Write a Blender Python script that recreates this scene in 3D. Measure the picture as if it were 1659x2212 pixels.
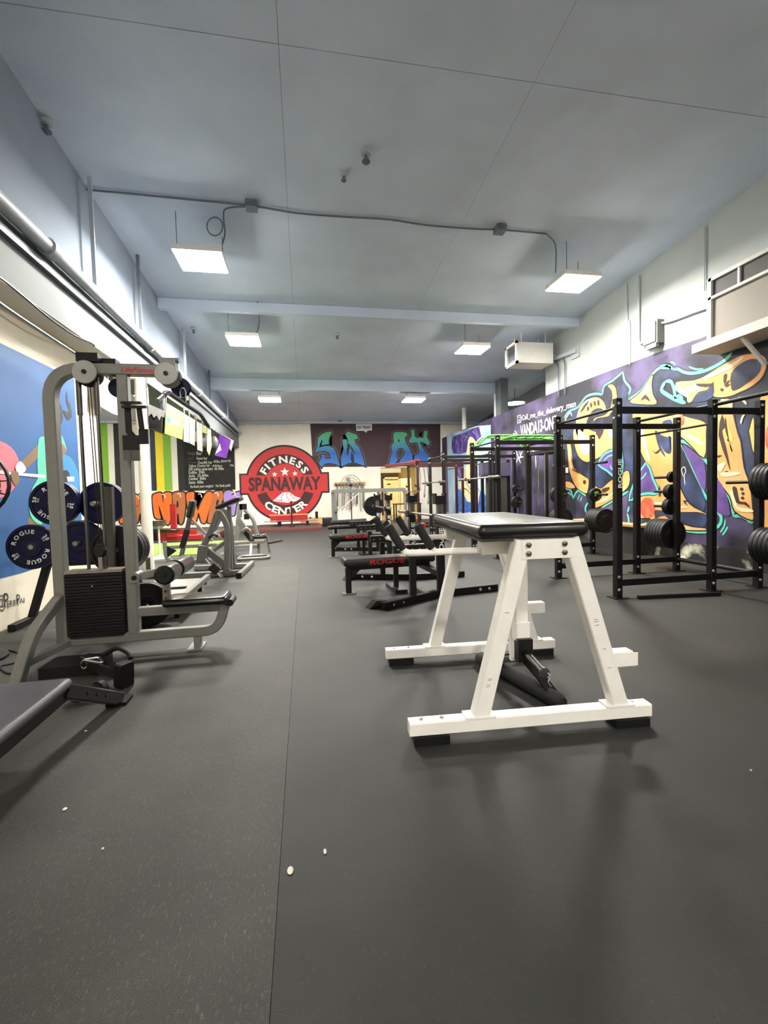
import bpy, bmesh, math, random
from mathutils import Vector, Matrix
random.seed(7)
for o in list(bpy.data.objects): bpy.data.objects.remove(o)
SC = bpy.context.scene
COL = SC.collection
PI = math.pi
V = Vector

# ------------------------------------------------------------------ camera
CAM_H, F_PX, IMG_W, IMG_H = 1.3, 950.8, 1659.0, 2212.0
PITCH, YAW, ROLL = [math.radians(a) for a in (2.571, 10.182, 1.4805)]
_f = V((math.sin(YAW)*math.cos(PITCH), math.cos(YAW)*math.cos(PITCH), -math.sin(PITCH)))
_r = V((math.cos(YAW), -math.sin(YAW), 0))
_d = _f.cross(_r)
CR = math.cos(ROLL)*_r + math.sin(ROLL)*_d
CD = -math.sin(ROLL)*_r + math.cos(ROLL)*_d
CPOS = V((0, 0, CAM_H))
cam = bpy.data.cameras.new('camera')
cam.sensor_fit = 'HORIZONTAL'; cam.sensor_width = 36.0
cam.lens = F_PX/IMG_W*36.0
cam.clip_start = 0.05; cam.clip_end = 200
camo = bpy.data.objects.new('camera', cam); COL.objects.link(camo)
m = Matrix((CR, -CD, -_f)).transposed().to_4x4(); m.translation = CPOS
camo.matrix_world = m
SC.camera = camo

def at(px, py, X=None, Y=None, Z=None):
    """world point seen at photo pixel (px,py) on the plane X=, Y= or Z="""
    d = CR*((px-829.5)/F_PX) + CD*((py-1106.0)/F_PX) + _f
    if X is not None: t = X/d.x
    elif Y is not None: t = Y/d.y
    else: t = (Z-CAM_H)/d.z
    return CPOS + d*t

# ------------------------------------------------------------------ world, exposure
W = bpy.data.worlds.new('world'); SC.world = W; W.use_nodes = True
W.node_tree.nodes['Background'].inputs[0].default_value = (0.55, 0.65, 0.8, 1)
W.node_tree.nodes['Background'].inputs[1].default_value = 0.02
SC.view_settings.view_transform = 'Standard'
SC.view_settings.look = 'None'
SC.view_settings.gamma = 1.0
SC.view_settings.use_curve_mapping = False
SC.view_settings.exposure = 0.0
LAMP_E = 290.0          # emission strength of the ceiling panels

# ------------------------------------------------------------------ materials
def lin(c):
    def f(v):
        v /= 255.0
        return v/12.92 if v <= 0.04045 else ((v+0.055)/1.055)**2.4
    return (f(c[0]), f(c[1]), f(c[2]), 1)
MATS = {}
def mat(name, rgb, rough=0.5, metal=0.0, var=0.12, scale=6.0, bump=0.0, bscale=None, rgb2=None, spec=0.5, thr=None, coat=0.0, detail=4.0):
    """noise-varied principled material; rgb2/thr give a second colour in noise patches"""
    if name in MATS: return MATS[name]
    M = bpy.data.materials.new(name); M.use_nodes = True
    nt = M.node_tree; N = nt.nodes; L = nt.links
    b = N['Principled BSDF']
    tc = N.new('ShaderNodeTexCoord'); nz = N.new('ShaderNodeTexNoise')
    nz.inputs['Scale'].default_value = scale; nz.inputs['Detail'].default_value = detail
    L.new(tc.outputs['Object'], nz.inputs['Vector'])
    cr = N.new('ShaderNodeValToRGB')
    c = lin(rgb)
    if rgb2 is not None:
        cr.color_ramp.elements[0].color = c; cr.color_ramp.elements[1].color = lin(rgb2)
        t = thr or (0.4, 0.6)
        cr.color_ramp.elements[0].position = t[0]; cr.color_ramp.elements[1].position = t[1]
    else:
        cr.color_ramp.elements[0].color = tuple(x*(1-var) for x in c[:3])+(1,)
        cr.color_ramp.elements[1].color = tuple(min(1, x*(1+var)) for x in c[:3])+(1,)
        cr.color_ramp.elements[0].position = 0.3; cr.color_ramp.elements[1].position = 0.7
    L.new(nz.outputs[0], cr.inputs[0]); L.new(cr.outputs[0], b.inputs['Base Color'])
    b.inputs['Roughness'].default_value = rough; b.inputs['Metallic'].default_value = metal
    b.inputs['Specular IOR Level'].default_value = spec
    if coat: b.inputs['Coat Weight'].default_value = coat; b.inputs['Coat Roughness'].default_value = 0.15
    if bump:
        n2 = N.new('ShaderNodeTexNoise'); n2.inputs['Scale'].default_value = bscale or scale*8
        L.new(tc.outputs['Object'], n2.inputs['Vector'])
        bp = N.new('ShaderNodeBump'); bp.inputs['Strength'].default_value = bump; bp.inputs['Distance'].default_value = 0.01
        L.new(n2.outputs[0], bp.inputs['Height']); L.new(bp.outputs[0], b.inputs['Normal'])
    MATS[name] = M
    return M
def emit(name, rgb, strength):
    if name in MATS: return MATS[name]
    M = bpy.data.materials.new(name); M.use_nodes = True
    b = M.node_tree.nodes['Principled BSDF']
    b.inputs['Base Color'].default_value = (.9, .9, .9, 1)
    b.inputs['Emission Color'].default_value = lin(rgb); b.inputs['Emission Strength'].default_value = strength
    MATS[name] = M; return M

# ------------------------------------------------------------------ mesh building
def rot_to(axis):
    return V((0, 0, 1)).rotation_difference(V(axis).normalized()).to_matrix()
def smooth_pts(pts, n=4, closed=False):
    out = []; m = len(pts)
    P = [V(p) for p in pts]
    rng = range(m if closed else m-1)
    for i in rng:
        p0 = P[(i-1) % m] if (closed or i > 0) else P[0]
        p1 = P[i]; p2 = P[(i+1) % m]
        p3 = P[(i+2) % m] if (closed or i+2 < m) else P[-1]
        for k in range(n):
            t = k/n
            out.append(0.5*((2*p1)+(p2-p0)*t+(2*p0-5*p1+4*p2-p3)*t*t+(3*p1-p0-3*p2+p3)*t**3))
    if not closed: out.append(P[-1])
    return out
def fillet(pts, r, n=5):
    """round the inner corners of a polyline"""
    P = [V(p) for p in pts]; out = [P[0]]
    for i in range(1, len(P)-1):
        a, b, c = P[i-1], P[i], P[i+1]
        u = (a-b); w = (c-b); k = min(r, u.length*.48, w.length*.48)
        p = b+u.normalized()*k; q = b+w.normalized()*k
        for j in range(n+1):
            t = j/n
            out.append((1-t)**2*p+2*t*(1-t)*b+t*t*q)
    out.append(P[-1]); return out
class MB:
    def __init__(s): s.v = []; s.f = []
    def add(s, verts, faces):
        k = len(s.v); s.v += [V(x) for x in verts]; s.f += [tuple(i+k for i in f) for f in faces]; return s
    def bx(s, x0, x1, y0, y1, z0, z1):
        vs = [(x, y, z) for z in (z0, z1) for y in (y0, y1) for x in (x0, x1)]
        return s.add(vs, [(0, 2, 3, 1), (4, 5, 7, 6), (0, 1, 5, 4), (2, 6, 7, 3), (0, 4, 6, 2), (1, 3, 7, 5)])
    def box(s, c, size, R=None):
        a, b, d = [k/2 for k in size]; c = V(c)
        vs = [V((x*a, y*b, z*d)) for z in (-1, 1) for y in (-1, 1) for x in (-1, 1)]
        if R is not None: vs = [R @ q for q in vs]
        return s.add([c+q for q in vs], [(0, 2, 3, 1), (4, 5, 7, 6), (0, 1, 5, 4), (2, 6, 7, 3), (0, 4, 6, 2), (1, 3, 7, 5)])
    def loops(s, rings, cap=True, close=False):
        n = len(rings[0]); k = len(s.v)
        for r in rings: s.v += [V(p) for p in r]
        m = len(rings)
        for i in range(m if close else m-1):
            a = k+i*n; b = k+((i+1) % m)*n
            for j in range(n):
                s.f.append((a+j, a+(j+1) % n, b+(j+1) % n, b+j))
        if cap and not close:
            s.f.append(tuple(k+j for j in reversed(range(n)))); s.f.append(tuple(k+(m-1)*n+j for j in range(n)))
        return s
    def rsweep(s, pts, w, h, N, ch=None, closed=False):
        """rectangular tube along pts; w along the fixed axis N, h across"""
        N = V(N).normalized(); P = [V(p) for p in pts]; m = len(P)
        ch = min(w, h)*.12 if ch is None else ch
        a, b = w/2, h/2
        prof = [(-a+ch, -b), (a-ch, -b), (a, -b+ch), (a, b-ch), (a-ch, b), (-a+ch, b), (-a, b-ch), (-a, -b+ch)] if ch > 0 else [(-a, -b), (a, -b), (a, b), (-a, b)]
        rings = []
        for i in range(m):
            if closed: t0 = (P[i]-P[i-1]).normalized(); t1 = (P[(i+1) % m]-P[i]).normalized()
            else:
                t0 = (P[i]-P[i-1]).normalized() if i > 0 else (P[1]-P[0]).normalized()
                t1 = (P[i+1]-P[i]).normalized() if i < m-1 else t0
            t = (t0+t1).normalized() if (t0+t1).length > 1e-6 else t1
            Np = (N-t*N.dot(t)).normalized()
            q = t.cross(Np); k = 1/max(.5, t.dot(t1))
            rings.append([P[i]+Np*x+q*(y*k) for x, y in prof])
        return s.loops(rings, close=closed)
    def bar(s, p, q, w, h, N=(0, 0, 1), ch=None):
        """straight rectangular tube, h measured along N (as near as it can be), w across"""
        p = V(p); q = V(q); t = (q-p).normalized(); N = V(N)
        if abs(t.dot(N.normalized())) > .999: N = V((0, 1, 0)) if abs(t.y) < .9 else V((1, 0, 0))
        return s.rsweep([p, q], h, w, N, ch)
    def tube(s, pts, r, n=10, closed=False, cap=True):
        P = [V(p) for p in pts]; m = len(P)
        T = []
        for i in range(m):
            a = P[i]-P[i-1] if (i > 0 or closed) else P[1]-P[0]
            b = P[(i+1) % m]-P[i] if (i < m-1 or closed) else a
            t = a.normalized()+b.normalized()
            T.append(t.normalized() if t.length > 1e-6 else b.normalized())
        u = T[0].orthogonal().normalized(); rings = []
        rr = r if isinstance(r, (list, tuple)) else [r]*m
        for i in range(m):
            u = (u-T[i]*u.dot(T[i]))
            u = u.normalized() if u.length > 1e-6 else T[i].orthogonal().normalized()
            w = T[i].cross(u)
            rings.append([P[i]+(u*math.cos(2*PI*j/n)+w*math.sin(2*PI*j/n))*rr[i] for j in range(n)])
        return s.loops(rings, cap=cap, close=closed)
    def cyl(s, p, q, r, n=16, r2=None):
        return s.tube([p, q], [r, r if r2 is None else r2], n)
    def lathe(s, prof, o, axis=(0, 0, 1), n=24, closed_prof=False):
        """prof: list of (radius, height) revolved about axis at o"""
        R = rot_to(axis); o = V(o)
        rings = [[o+R @ V((max(r, 1e-4)*math.cos(2*PI*j/n), max(r, 1e-4)*math.sin(2*PI*j/n), z)) for j in range(n)] for r, z in prof]
        return s.loops(rings, cap=not closed_prof, close=closed_prof)
    def ball(s, c, r, n=16, sq=(1, 1, 1)):
        c = V(c); k = n//2
        rings = []
        for i in range(k+1):
            a = -PI/2+PI*i/k
            rings.append([c+V((r*math.cos(a)*math.cos(2*PI*j/n)*sq[0]+1e-5, r*math.cos(a)*math.sin(2*PI*j/n)*sq[1], r*math.sin(a)*sq[2])) for j in range(n)])
        return s.loops(rings)
    def poly(s, pts):
        return s.add(pts, [tuple(range(len(pts)))])
    def prism(s, pts, thick):
        pts = [V(p) for p in pts]; t = V(thick); n = len(pts)
        vs = pts+[p+t for p in pts]
        return s.add(vs, [tuple(reversed(range(n))), tuple(range(n, 2*n))]+[(i, (i+1) % n, n+(i+1) % n, n+i) for i in range(n)])
    def pad(s, c, size, R=None, r=.03, n=4):
        """upholstered cushion: box with rounded rim, puffed faces"""
        c = V(c); a, b, d = [k/2 for k in size]; r = min(r, a*.9, b*.9)
        e = min(r, d)
        def ring(ins, z):
            out = []
            aa, bb, rr = a-ins, b-ins, max(r-ins, .002)
            for cx, cy, st in ((aa-rr, bb-rr, 0), (-aa+rr, bb-rr, 90), (-aa+rr, -bb+rr, 180), (aa-rr, -bb+rr, 270)):
                for k in range(n+1):
                    t = math.radians(st+90*k/n)
                    out.append(V((cx+rr*math.cos(t), cy+rr*math.sin(t), z)))
            return out
        rings = []
        for sg in (-1, 1):
            st = [(e*(1-math.sin(PI/2*k/4)), (d-e)+e*(1-math.cos(PI/2*k/4)) if False else 0) for k in range(5)]
            rs = []
            for k in range(5):
                t = PI/2*k/4
                rs.append(ring(e*(1-math.cos(t)), sg*((d-e)+e*math.sin(t))))
            rings += list(reversed(rs)) if sg < 0 else rs
        if R is not None: rings = [[R @ p for p in q] for q in rings]
        return s.loops([[c+p for p in q] for q in rings])
    def xf(s, M):
        s.v = [M @ p for p in s.v]; return s

def link_mesh(name, mb, mt, parent=None, shift=None, ang=35):
    me = bpy.data.meshes.new(name)
    vs = [(p-shift) if shift is not None else p for p in mb.v]
    me.from_pydata([tuple(p) for p in vs], [], mb.f)
    bm = bmesh.new(); bm.from_mesh(me); bmesh.ops.recalc_face_normals(bm, faces=bm.faces); bm.to_mesh(me); bm.free()
    me.shade_smooth(); me.set_sharp_from_angle(angle=math.radians(ang))
    me.materials.append(mt)
    o = bpy.data.objects.new(name, me); COL.objects.link(o)
    if parent is not None: o.parent = parent
    return o

class Thing:
    """an Empty at the base that parents the parts; part shapes are given in world coordinates
    (turned about loc by rz if the shapes were given in the thing's own axes: local=True)"""
    def __init__(s, name, label, cat, loc=(0, 0, 0), rz=0.0, group=None, local=False):
        s.e = bpy.data.objects.new(name, None); COL.objects.link(s.e)
        s.e.empty_display_size = .1
        s.e.location = loc; s.e.rotation_euler = (0, 0, rz)
        s.e['label'] = label; s.e['category'] = cat
        if group: s.e['group'] = group
        s.shift = None if local else V(loc)
    def part(s, name, mb, mt, parent=None, label=None, stuff=False, ang=35):
        o = link_mesh(name, mb, mt, parent if parent is not None else s.e, s.shift, ang)
        if label: o['label'] = label
        if stuff: o['kind'] = 'stuff'
        return o
def solo(name, mb, mt, label, cat, group=None, loc=None, ang=35):
    """a thing that is one mesh"""
    o = link_mesh(name, mb, mt, None, V(loc) if loc is not None else None, ang)
    if loc is not None: o.location = loc
    o['label'] = label; o['category'] = cat
    if group: o['group'] = group
    return o
def struct(name, mb, mt, parent=None, ang=35, kind='structure'):
    o = link_mesh(name, mb, mt, parent, None, ang)
    if parent is None: o['kind'] = kind
    return o
def dup(root, loc, rz=None, label=None, group=None, rot=None):
    r = root.copy(); COL.objects.link(r); r.location = loc
    if rz is not None: r.rotation_euler = (0, 0, rz)
    if rot is not None: r.rotation_euler = rot
    if label: r['label'] = label
    if group: r['group'] = group
    for ch in list(root.children):
        c = ch.copy(); COL.objects.link(c); c.parent = r
        for g in list(ch.children):
            d = g.copy(); COL.objects.link(d); d.parent = c
    return r

# ------------------------------------------------------------------ lettering
_TX = {}
def glyph(txt, bold=0.0, res=3):
    key = (txt, bold, res)
    if key in _TX: return _TX[key]
    cu = bpy.data.curves.new('t', 'FONT'); cu.body = txt; cu.size = 1.0; cu.offset = bold; cu.resolution_u = res
    cu.fill_mode = 'FRONT'
    ob = bpy.data.objects.new('t', cu); COL.objects.link(ob)
    bpy.context.view_layer.update()
    dg = bpy.context.evaluated_depsgraph_get()
    me = bpy.data.meshes.new_from_object(ob.evaluated_get(dg))
    vs = [V(v.co) for v in me.vertices]; fs = [tuple(p.vertices) for p in me.polygons]
    bpy.data.objects.remove(ob); bpy.data.curves.remove(cu); bpy.data.meshes.remove(me)
    _TX[key] = (vs, fs); return vs, fs
def text(mb, txt, o, u, v, h, width=None, bold=0.0, lean=0.0, center=False, res=3):
    """letters of cap height h starting at o, along u, up v; squeezed to width if given"""
    vs, fs = glyph(txt, bold, res)
    if not vs: return mb
    x0 = min(p.x for p in vs); x1 = max(p.x for p in vs)
    k = h/0.73; kx = k if width is None else width/(x1-x0)
    u = V(u).normalized(); v = V(v).normalized(); o = V(o)
    off = (x0+x1)/2 if center else x0
    return mb.add([o+u*((p.x-off)*kx+p.y*k*lean)+v*(p.y*k) for p in vs], fs)
def arc_text(mb, txt, c, u, v, R, h, a_mid, gap=.12, bold=0.0, wscale=1.0, inward=False):
    """letters round a circle of radius R (to their feet), centred on angle a_mid (degrees, from u towards v)"""
    u = V(u).normalized(); v = V(v).normalized(); c = V(c); k = h/0.73
    ws = []
    for ch in txt:
        vs, fs = glyph(ch, bold, 2); xs = [p.x for p in vs] or [0, .3]
        ws.append((min(xs), max(xs)))
    rr = R if not inward else R
    tot = sum((b-a)*k*wscale+gap*h for a, b in ws)-gap*h
    sg = 1 if inward else -1
    ang = math.radians(a_mid)-sg*tot/2/rr
    for ch, (a, b) in zip(txt, ws):
        w = (b-a)*k*wscale; mid = ang+sg*w/2/rr
        er = u*math.cos(mid)+v*math.sin(mid); et = (-u*math.sin(mid)+v*math.cos(mid))*sg
        up = -er if inward else er
        vs, fs = glyph(ch, bold, 2)
        o = c+er*R
        mb.add([o+et*((p.x-(a+b)/2)*k*wscale)+up*(p.y*k) for p in vs], fs)
        ang += sg*(w+gap*h)/rr
    return mb
# ------------------------------------------------------------------ palette
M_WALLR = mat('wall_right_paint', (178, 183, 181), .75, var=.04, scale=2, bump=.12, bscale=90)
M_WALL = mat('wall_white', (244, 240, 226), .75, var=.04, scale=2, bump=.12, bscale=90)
M_CREAM = mat('wall_cream', (232, 224, 204), .75, var=.05, scale=1.5, bump=.12, bscale=90)
M_HEAD = mat('header_grey', (112, 119, 123), .7, var=.04, scale=2, bump=.1, bscale=60)
M_UPPER = mat('upper_grey', (132, 143, 158), .85, var=.06, scale=1.5)
M_CEIL = mat('ceiling_paint', (206, 218, 236), .85, var=.07, scale=1.2, bump=.25, bscale=40)
M_GREYW = mat('far_grey', (128, 131, 135), .8, var=.1, scale=1.5)
M_PIPE = mat('painted_pipe', (170, 178, 184), .45, var=.06)
M_DARKP = mat('dark_pipe', (96, 104, 112), .5)
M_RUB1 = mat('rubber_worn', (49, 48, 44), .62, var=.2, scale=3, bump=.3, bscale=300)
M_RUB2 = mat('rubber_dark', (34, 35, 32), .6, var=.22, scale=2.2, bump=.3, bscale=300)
M_BLACK = mat('black_powdercoat', (13, 13, 14), .45, spec=.3, var=.2, scale=30, bump=.1, bscale=300)
M_BLKRUB = mat('black_rubber', (13, 13, 14), .5, spec=.35, var=.2, scale=12, bump=.1)
M_VINYL = mat('black_vinyl', (16, 15, 15), .3, spec=.4, var=.15, scale=8, bump=.06, bscale=160, coat=.25)
M_FOAM = mat('black_foam', (25, 24, 23), .8, var=.2, scale=30, bump=.3, bscale=200)
M_SILV = mat('silver_paint', (122, 121, 117), .4, metal=.3, var=.06, scale=14, bump=.04, bscale=200)
M_CHROME = mat('chrome', (205, 206, 208), .16, metal=1.0, var=.05)
M_STEEL = mat('worn_steel', (150, 142, 134), .35, metal=.8, var=.15, scale=20)
M_WHITE = mat('white_enamel', (246, 242, 236), .38, var=.035, scale=9, bump=.03, bscale=150)
M_SCUFF = mat('scuff', (60, 56, 52), .7)
M_BOLT = mat('zinc_bolt', (200, 200, 196), .3, metal=.7, var=.1)
M_RED = mat('red_paint', (158, 26, 26), .4, var=.12)
M_NAVY = mat('navy_bumper', (7, 8, 52), .45, spec=.25, var=.15, scale=10, bump=.05)
M_PAPER = mat('paper', (150, 150, 148), .8, var=.05)
M_WHT = mat('white_print', (236, 236, 232), .6, var=.03)
M_GREEN = mat('neon_green', (96, 205, 70), .4, var=.1)
M_WOOD = mat('plywood', (196, 156, 108), .6, var=.18, scale=5)

# ------------------------------------------------------------------ ceiling lamps (their light is in the builder)
def ceil_z(y): return 5.25-.072*(y-9.5)
M_DIFF = emit('lamp_diffuser', (255, 250, 240), LAMP_E)
def ceiling_light(px, py, z, label, w=.66, d=.6, rods=True, group='square panel lights under the ceiling'):
    p = at(px, py, Z=z)
    t = Thing('ceiling_light', label, 'light', p, group=group)
    fr = MB()
    fr.bx(p.x-w/2-.012, p.x+w/2+.012, p.y-d/2-.012, p.y+d/2+.012, p.z+.003, p.z+.08)
    for a in (-1, 1): fr.bx(p.x-w/2, p.x+w/2, p.y+a*d*.3-.012, p.y+a*d*.3+.012, p.z+.08, p.z+.095)
    t.part('housing', fr, M_WHITE)
    t.part('diffuser', MB().bx(p.x-w/2, p.x+w/2, p.y-d/2, p.y+d/2, p.z-.012, p.z+.012), M_DIFF)
    if rods:
        for sx, sy in ((-1, -1), (1, 1)):
            x, y = p.x+sx*w*.42, p.y+sy*d*.42
            t.part('hanger_wire', MB().cyl((x, y, p.z+.06), (x, y, ceil_z(y)), .006, 6), M_DARKP)
    return p
ceiling_light(435, 565, 4.87, 'nearest left panel light on the ceiling, under a loop of cable')
ceiling_light(527, 737, 4.7, 'middle panel light of the left ceiling row, before the second beam', d=.62)
ceiling_light(583, 864, 4.36, 'far left panel light on the ceiling above the red round sign')
ceiling_light(1237, 613, 4.87, 'nearest right panel light on the ceiling, beside the white wall')
ceiling_light(1020, 756, 4.7, 'middle panel light of the right ceiling row, left of the unit heater')
ceiling_light(893, 865, 4.36, 'far right panel light on the ceiling above the graffiti letters')

for x_, lab in ((-1.3, 'left panel light added behind the viewpoint as fill, outside the picture'), (4.5, 'right panel light added behind the viewpoint as fill, outside the picture')):
    dup(bpy.data.objects['ceiling_light'], (x_, -3.6, 5.7), label=lab)  # unseen pair, added as fill for faces turned towards the viewpoint
# ------------------------------------------------------------------ floor
fl = struct('floor', MB().bx(-11.2, 11.2, -6.4, 26, -.2, -.012), mat('subfloor', (40, 40, 40), .8))
fl2 = MATS['rubber_worn']
E_SEAM = -.128
def strip(x0, x1, y0, y1, m): struct('rubber_roll', MB().bx(x0+.0009, x1-.0009, y0+.0009, y1-.0009, -.012, 0), m, fl)
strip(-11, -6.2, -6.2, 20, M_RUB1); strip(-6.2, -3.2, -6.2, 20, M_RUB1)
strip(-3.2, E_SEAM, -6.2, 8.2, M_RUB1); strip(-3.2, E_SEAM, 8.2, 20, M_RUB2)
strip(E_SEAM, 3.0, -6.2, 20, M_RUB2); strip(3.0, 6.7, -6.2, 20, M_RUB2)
struct('tiled_patch', MB().bx(2.4, 9.5, 20.0, 25.9, -.012, 0), mat('far_floor', (190, 150, 90), .5), fl)
# speckle worn into the near left roll is in its material
def speckle(M, rgb, lo, hi, sx, sy):
    nt = M.node_tree; N = nt.nodes; L = nt.links; b = N['Principled BSDF']
    src = b.inputs['Base Color'].links[0].from_socket
    tc = N.new('ShaderNodeTexCoord'); mp = N.new('ShaderNodeMapping'); nz = N.new('ShaderNodeTexNoise')
    mp.inputs['Scale'].default_value = (sx, sy, 1); nz.inputs['Scale'].default_value = 1; nz.inputs['Detail'].default_value = 6; nz.inputs['Roughness'].default_value = .75
    cr = N.new('ShaderNodeValToRGB'); cr.color_ramp.elements[0].position = lo; cr.color_ramp.elements[1].position = hi
    cr.color_ramp.elements[0].color = (0, 0, 0, 1); cr.color_ramp.elements[1].color = (1, 1, 1, 1)
    mx = N.new('ShaderNodeMixRGB'); mx.inputs[2].default_value = lin(rgb)
    L.new(tc.outputs['Object'], mp.inputs[0]); L.new(mp.outputs[0], nz.inputs['Vector']); L.new(nz.outputs[0], cr.inputs[0])
    L.new(cr.outputs[0], mx.inputs[0]); L.new(src, mx.inputs[1]); L.new(mx.outputs[0], b.inputs['Base Color'])
speckle(M_RUB1, (118, 115, 107), .55, .84, 130, 40)
speckle(M_RUB2, (70, 70, 66), .58, .82, 70, 45)

# ------------------------------------------------------------------ walls
wl = struct('wall_left', MB().bx(-3.3, -3.05, -6.2, 7.4, 0, 3.379), M_CREAM)
hd = struct('trim_1', MB().bx(-3.32, -2.72, -6.2, 20, 3.38, 6.6), M_HEAD)
struct('upper_paint', MB().bx(-2.72, -2.715, -6.2, 20, 4.02, 6.5), M_UPPER, hd)
struct('soffit', MB().bx(-3.05, -2.722, -6.2, 7.4, 3.37, 3.38), M_CREAM, hd)
we = struct('wall_end', MB().bx(-11, 3.48, 20, 20.22, 0, 5.3).bx(3.48, 5.2, 20, 20.22, 2.43, 5.3).bx(5.2, 11, 20, 20.22, 0, 5.3), M_WALL)
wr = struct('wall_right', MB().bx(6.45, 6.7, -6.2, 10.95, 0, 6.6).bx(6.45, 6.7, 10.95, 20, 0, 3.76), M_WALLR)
struct('wall_alcove', MB().bx(-11, -10.8, 7.2, 20, 0, 5.6).bx(-10.8, -3.3, 7.2, 7.4, 0, 5.6), M_WALL)
struct('wall_annex', MB().bx(8.2, 8.4, 10.7, 20, 0, 5.6).bx(6.7, 8.2, 10.7, 10.95, 0, 5.6), M_GREYW)
struct('wall_back', MB().bx(-3.3, 6.7, -6.4, -6.2, 0, 6.6), M_WALL)
# ceiling: backing slab and the panels hung under it, joints open between them
def slope_box(mb, x0, x1, y0, y1, t0, t1):
    vs = [(x, y, ceil_z(y)+t) for t in (t0, t1) for y in (y0, y1) for x in (x0, x1)]
    return mb.add(vs, [(0, 2, 3, 1), (4, 5, 7, 6), (0, 1, 5, 4), (2, 6, 7, 3), (0, 4, 6, 2), (1, 3, 7, 5)])
ce = struct('ceiling', slope_box(MB(), -11, 11, -6.4, 20.2, .03, .2), mat('ceiling_void', (70, 74, 80), .9))
ys = [-6.4, 0.0, 4.5, 9.5, 14.25, 20.2]; xs = [-11, -5.2, -.1, 2.55, 11]
for i in range(5):
    for j in range(4):
        struct('ceiling_panel', slope_box(MB(), xs[j]+.002, xs[j+1]-.002, ys[i]+.004, ys[i+1]-.004, 0, .03), M_CEIL, ce)
# cross beams
def beam(n, y, d, h, x0=-2.72, x1=6.45, m=M_CEIL):
    struct('trim_%d' % n, MB().bx(x0, x1, y-d/2, y+d/2, ceil_z(y)-h, ceil_z(y)-.002), m)
beam(2, 9.55, .14, .2); beam(3, 14.3, .25, .34, -11, 6.5); beam(4, 19.86, .2, .09, -11, 11)
# steel posts on top of the right partition
def post(n, x, y, z0, z1, r): struct('trim_%d' % n, MB().cyl((x, y, z0), (x, y, z1), r, 14), M_WHITE)
post(6, 6.58, 14.35, 3.76, ceil_z(14.35), .06); post(7, 6.58, 17.4, 3.76, ceil_z(17.4), .09)
struct('trim_8', MB().bx(6.46, 6.72, 13.7, 14.1, 3.76, ceil_z(14)), M_HEAD)
# annex seen over the partition: dark boards on its wall
struct('trim_9', MB().bx(8.14, 8.2, 16.8, 18.6, 3.3, 4.55), mat('annex_dark', (74, 78, 84), .8))

# white steel column left of the aisle
c = at(323, 1241, Z=0)
struct('trim_10', MB().cyl((c.x, c.y, 0), (c.x, c.y, 3.3), .085, 20).bx(c.x-.4, c.x+.05, c.y-.05, c.y+.05, 3.3, 3.38), mat('column_white', (232, 226, 212), .6, var=.08, scale=4))
struct('column_scrape', MB().bx(c.x-.02, c.x+.05, c.y-.094, c.y-.08, .1, .3), M_SCUFF, bpy.data.objects['trim_10'])

# back room seen through the doorway
M_YELW = mat('warm_wall', (244, 236, 190), .7, var=.04)
struct('wall_hall', MB().bx(2.4, 9.5, 25.7, 25.9, 0, 3.2).bx(2.2, 2.4, 20.2, 25.9, 0, 3.2).bx(9.4, 9.6, 20.2, 25.9, 0, 3.2).bx(2.4, 9.4, 20.22, 25.9, 3.2, 3.3), M_YELW)
struct('wall_hallside', MB().bx(3.3, 4.47, 24.6, 24.8, 0, 3.2).bx(4.47, 5.3, 24.6, 24.8, 2.1, 3.2), mat('hall_brown', (70, 58, 34), .8))
dr = struct('door_1', MB().bx(4.5, 5.3, 24.72, 24.78, 0, 2.06), mat('door_cream', (252, 245, 208), .5))
struct('door_frame', MB().bx(4.42, 4.5, 24.55, 24.8, 0, 2.14).bx(5.3, 5.38, 24.55, 24.8, 0, 2.14).bx(4.42, 5.38, 24.55, 24.8, 2.06, 2.14), M_WHITE, dr)
struct('door_sign', MB().bx(4.66, 4.86, 24.7, 24.72, 1.72, 1.78), M_BLACK, dr)
d2 = struct('door_2', MB().box((5.28, 22.6, 1.0), (.05, .85, 2.0), Matrix.Rotation(.5, 3, 'Z')), mat('door_cream', (252, 245, 208), .5))
struct('door_handle', MB().cyl((5.22, 22.3, 1.0), (5.14, 22.3, 1.0), .02, 8), M_STEEL, d2)
# ribbed blind rolled up at the top of the doorway
vb = Thing('ribbed_shutter', 'ribbed yellow-lit shutter bunched at the top of the far doorway', 'shutter', (4.0, 20.1, 2.43))
for k in range(16):
    x = 3.5+k*.06
    vb.part('slat', MB().rsweep([(x+.03, 20.12, 2.43), (x+.03, 20.1, 2.19)], .05, .03, (1, 0, 0)), M_YELW)
M_HALL = emit('hall_lamp', (255, 238, 190), 80)
hl = Thing('hall_light', 'hidden warm lamp on the ceiling of the room behind the doorway', 'light', (4.6, 22.6, 3.18))
hl.part('housing', MB().bx(4.2, 5.0, 22.3, 22.9, 3.15, 3.2), M_WHITE)
hl.part('diffuser', MB().bx(4.24, 4.96, 22.34, 22.86, 3.13, 3.15), M_HALL)
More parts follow.
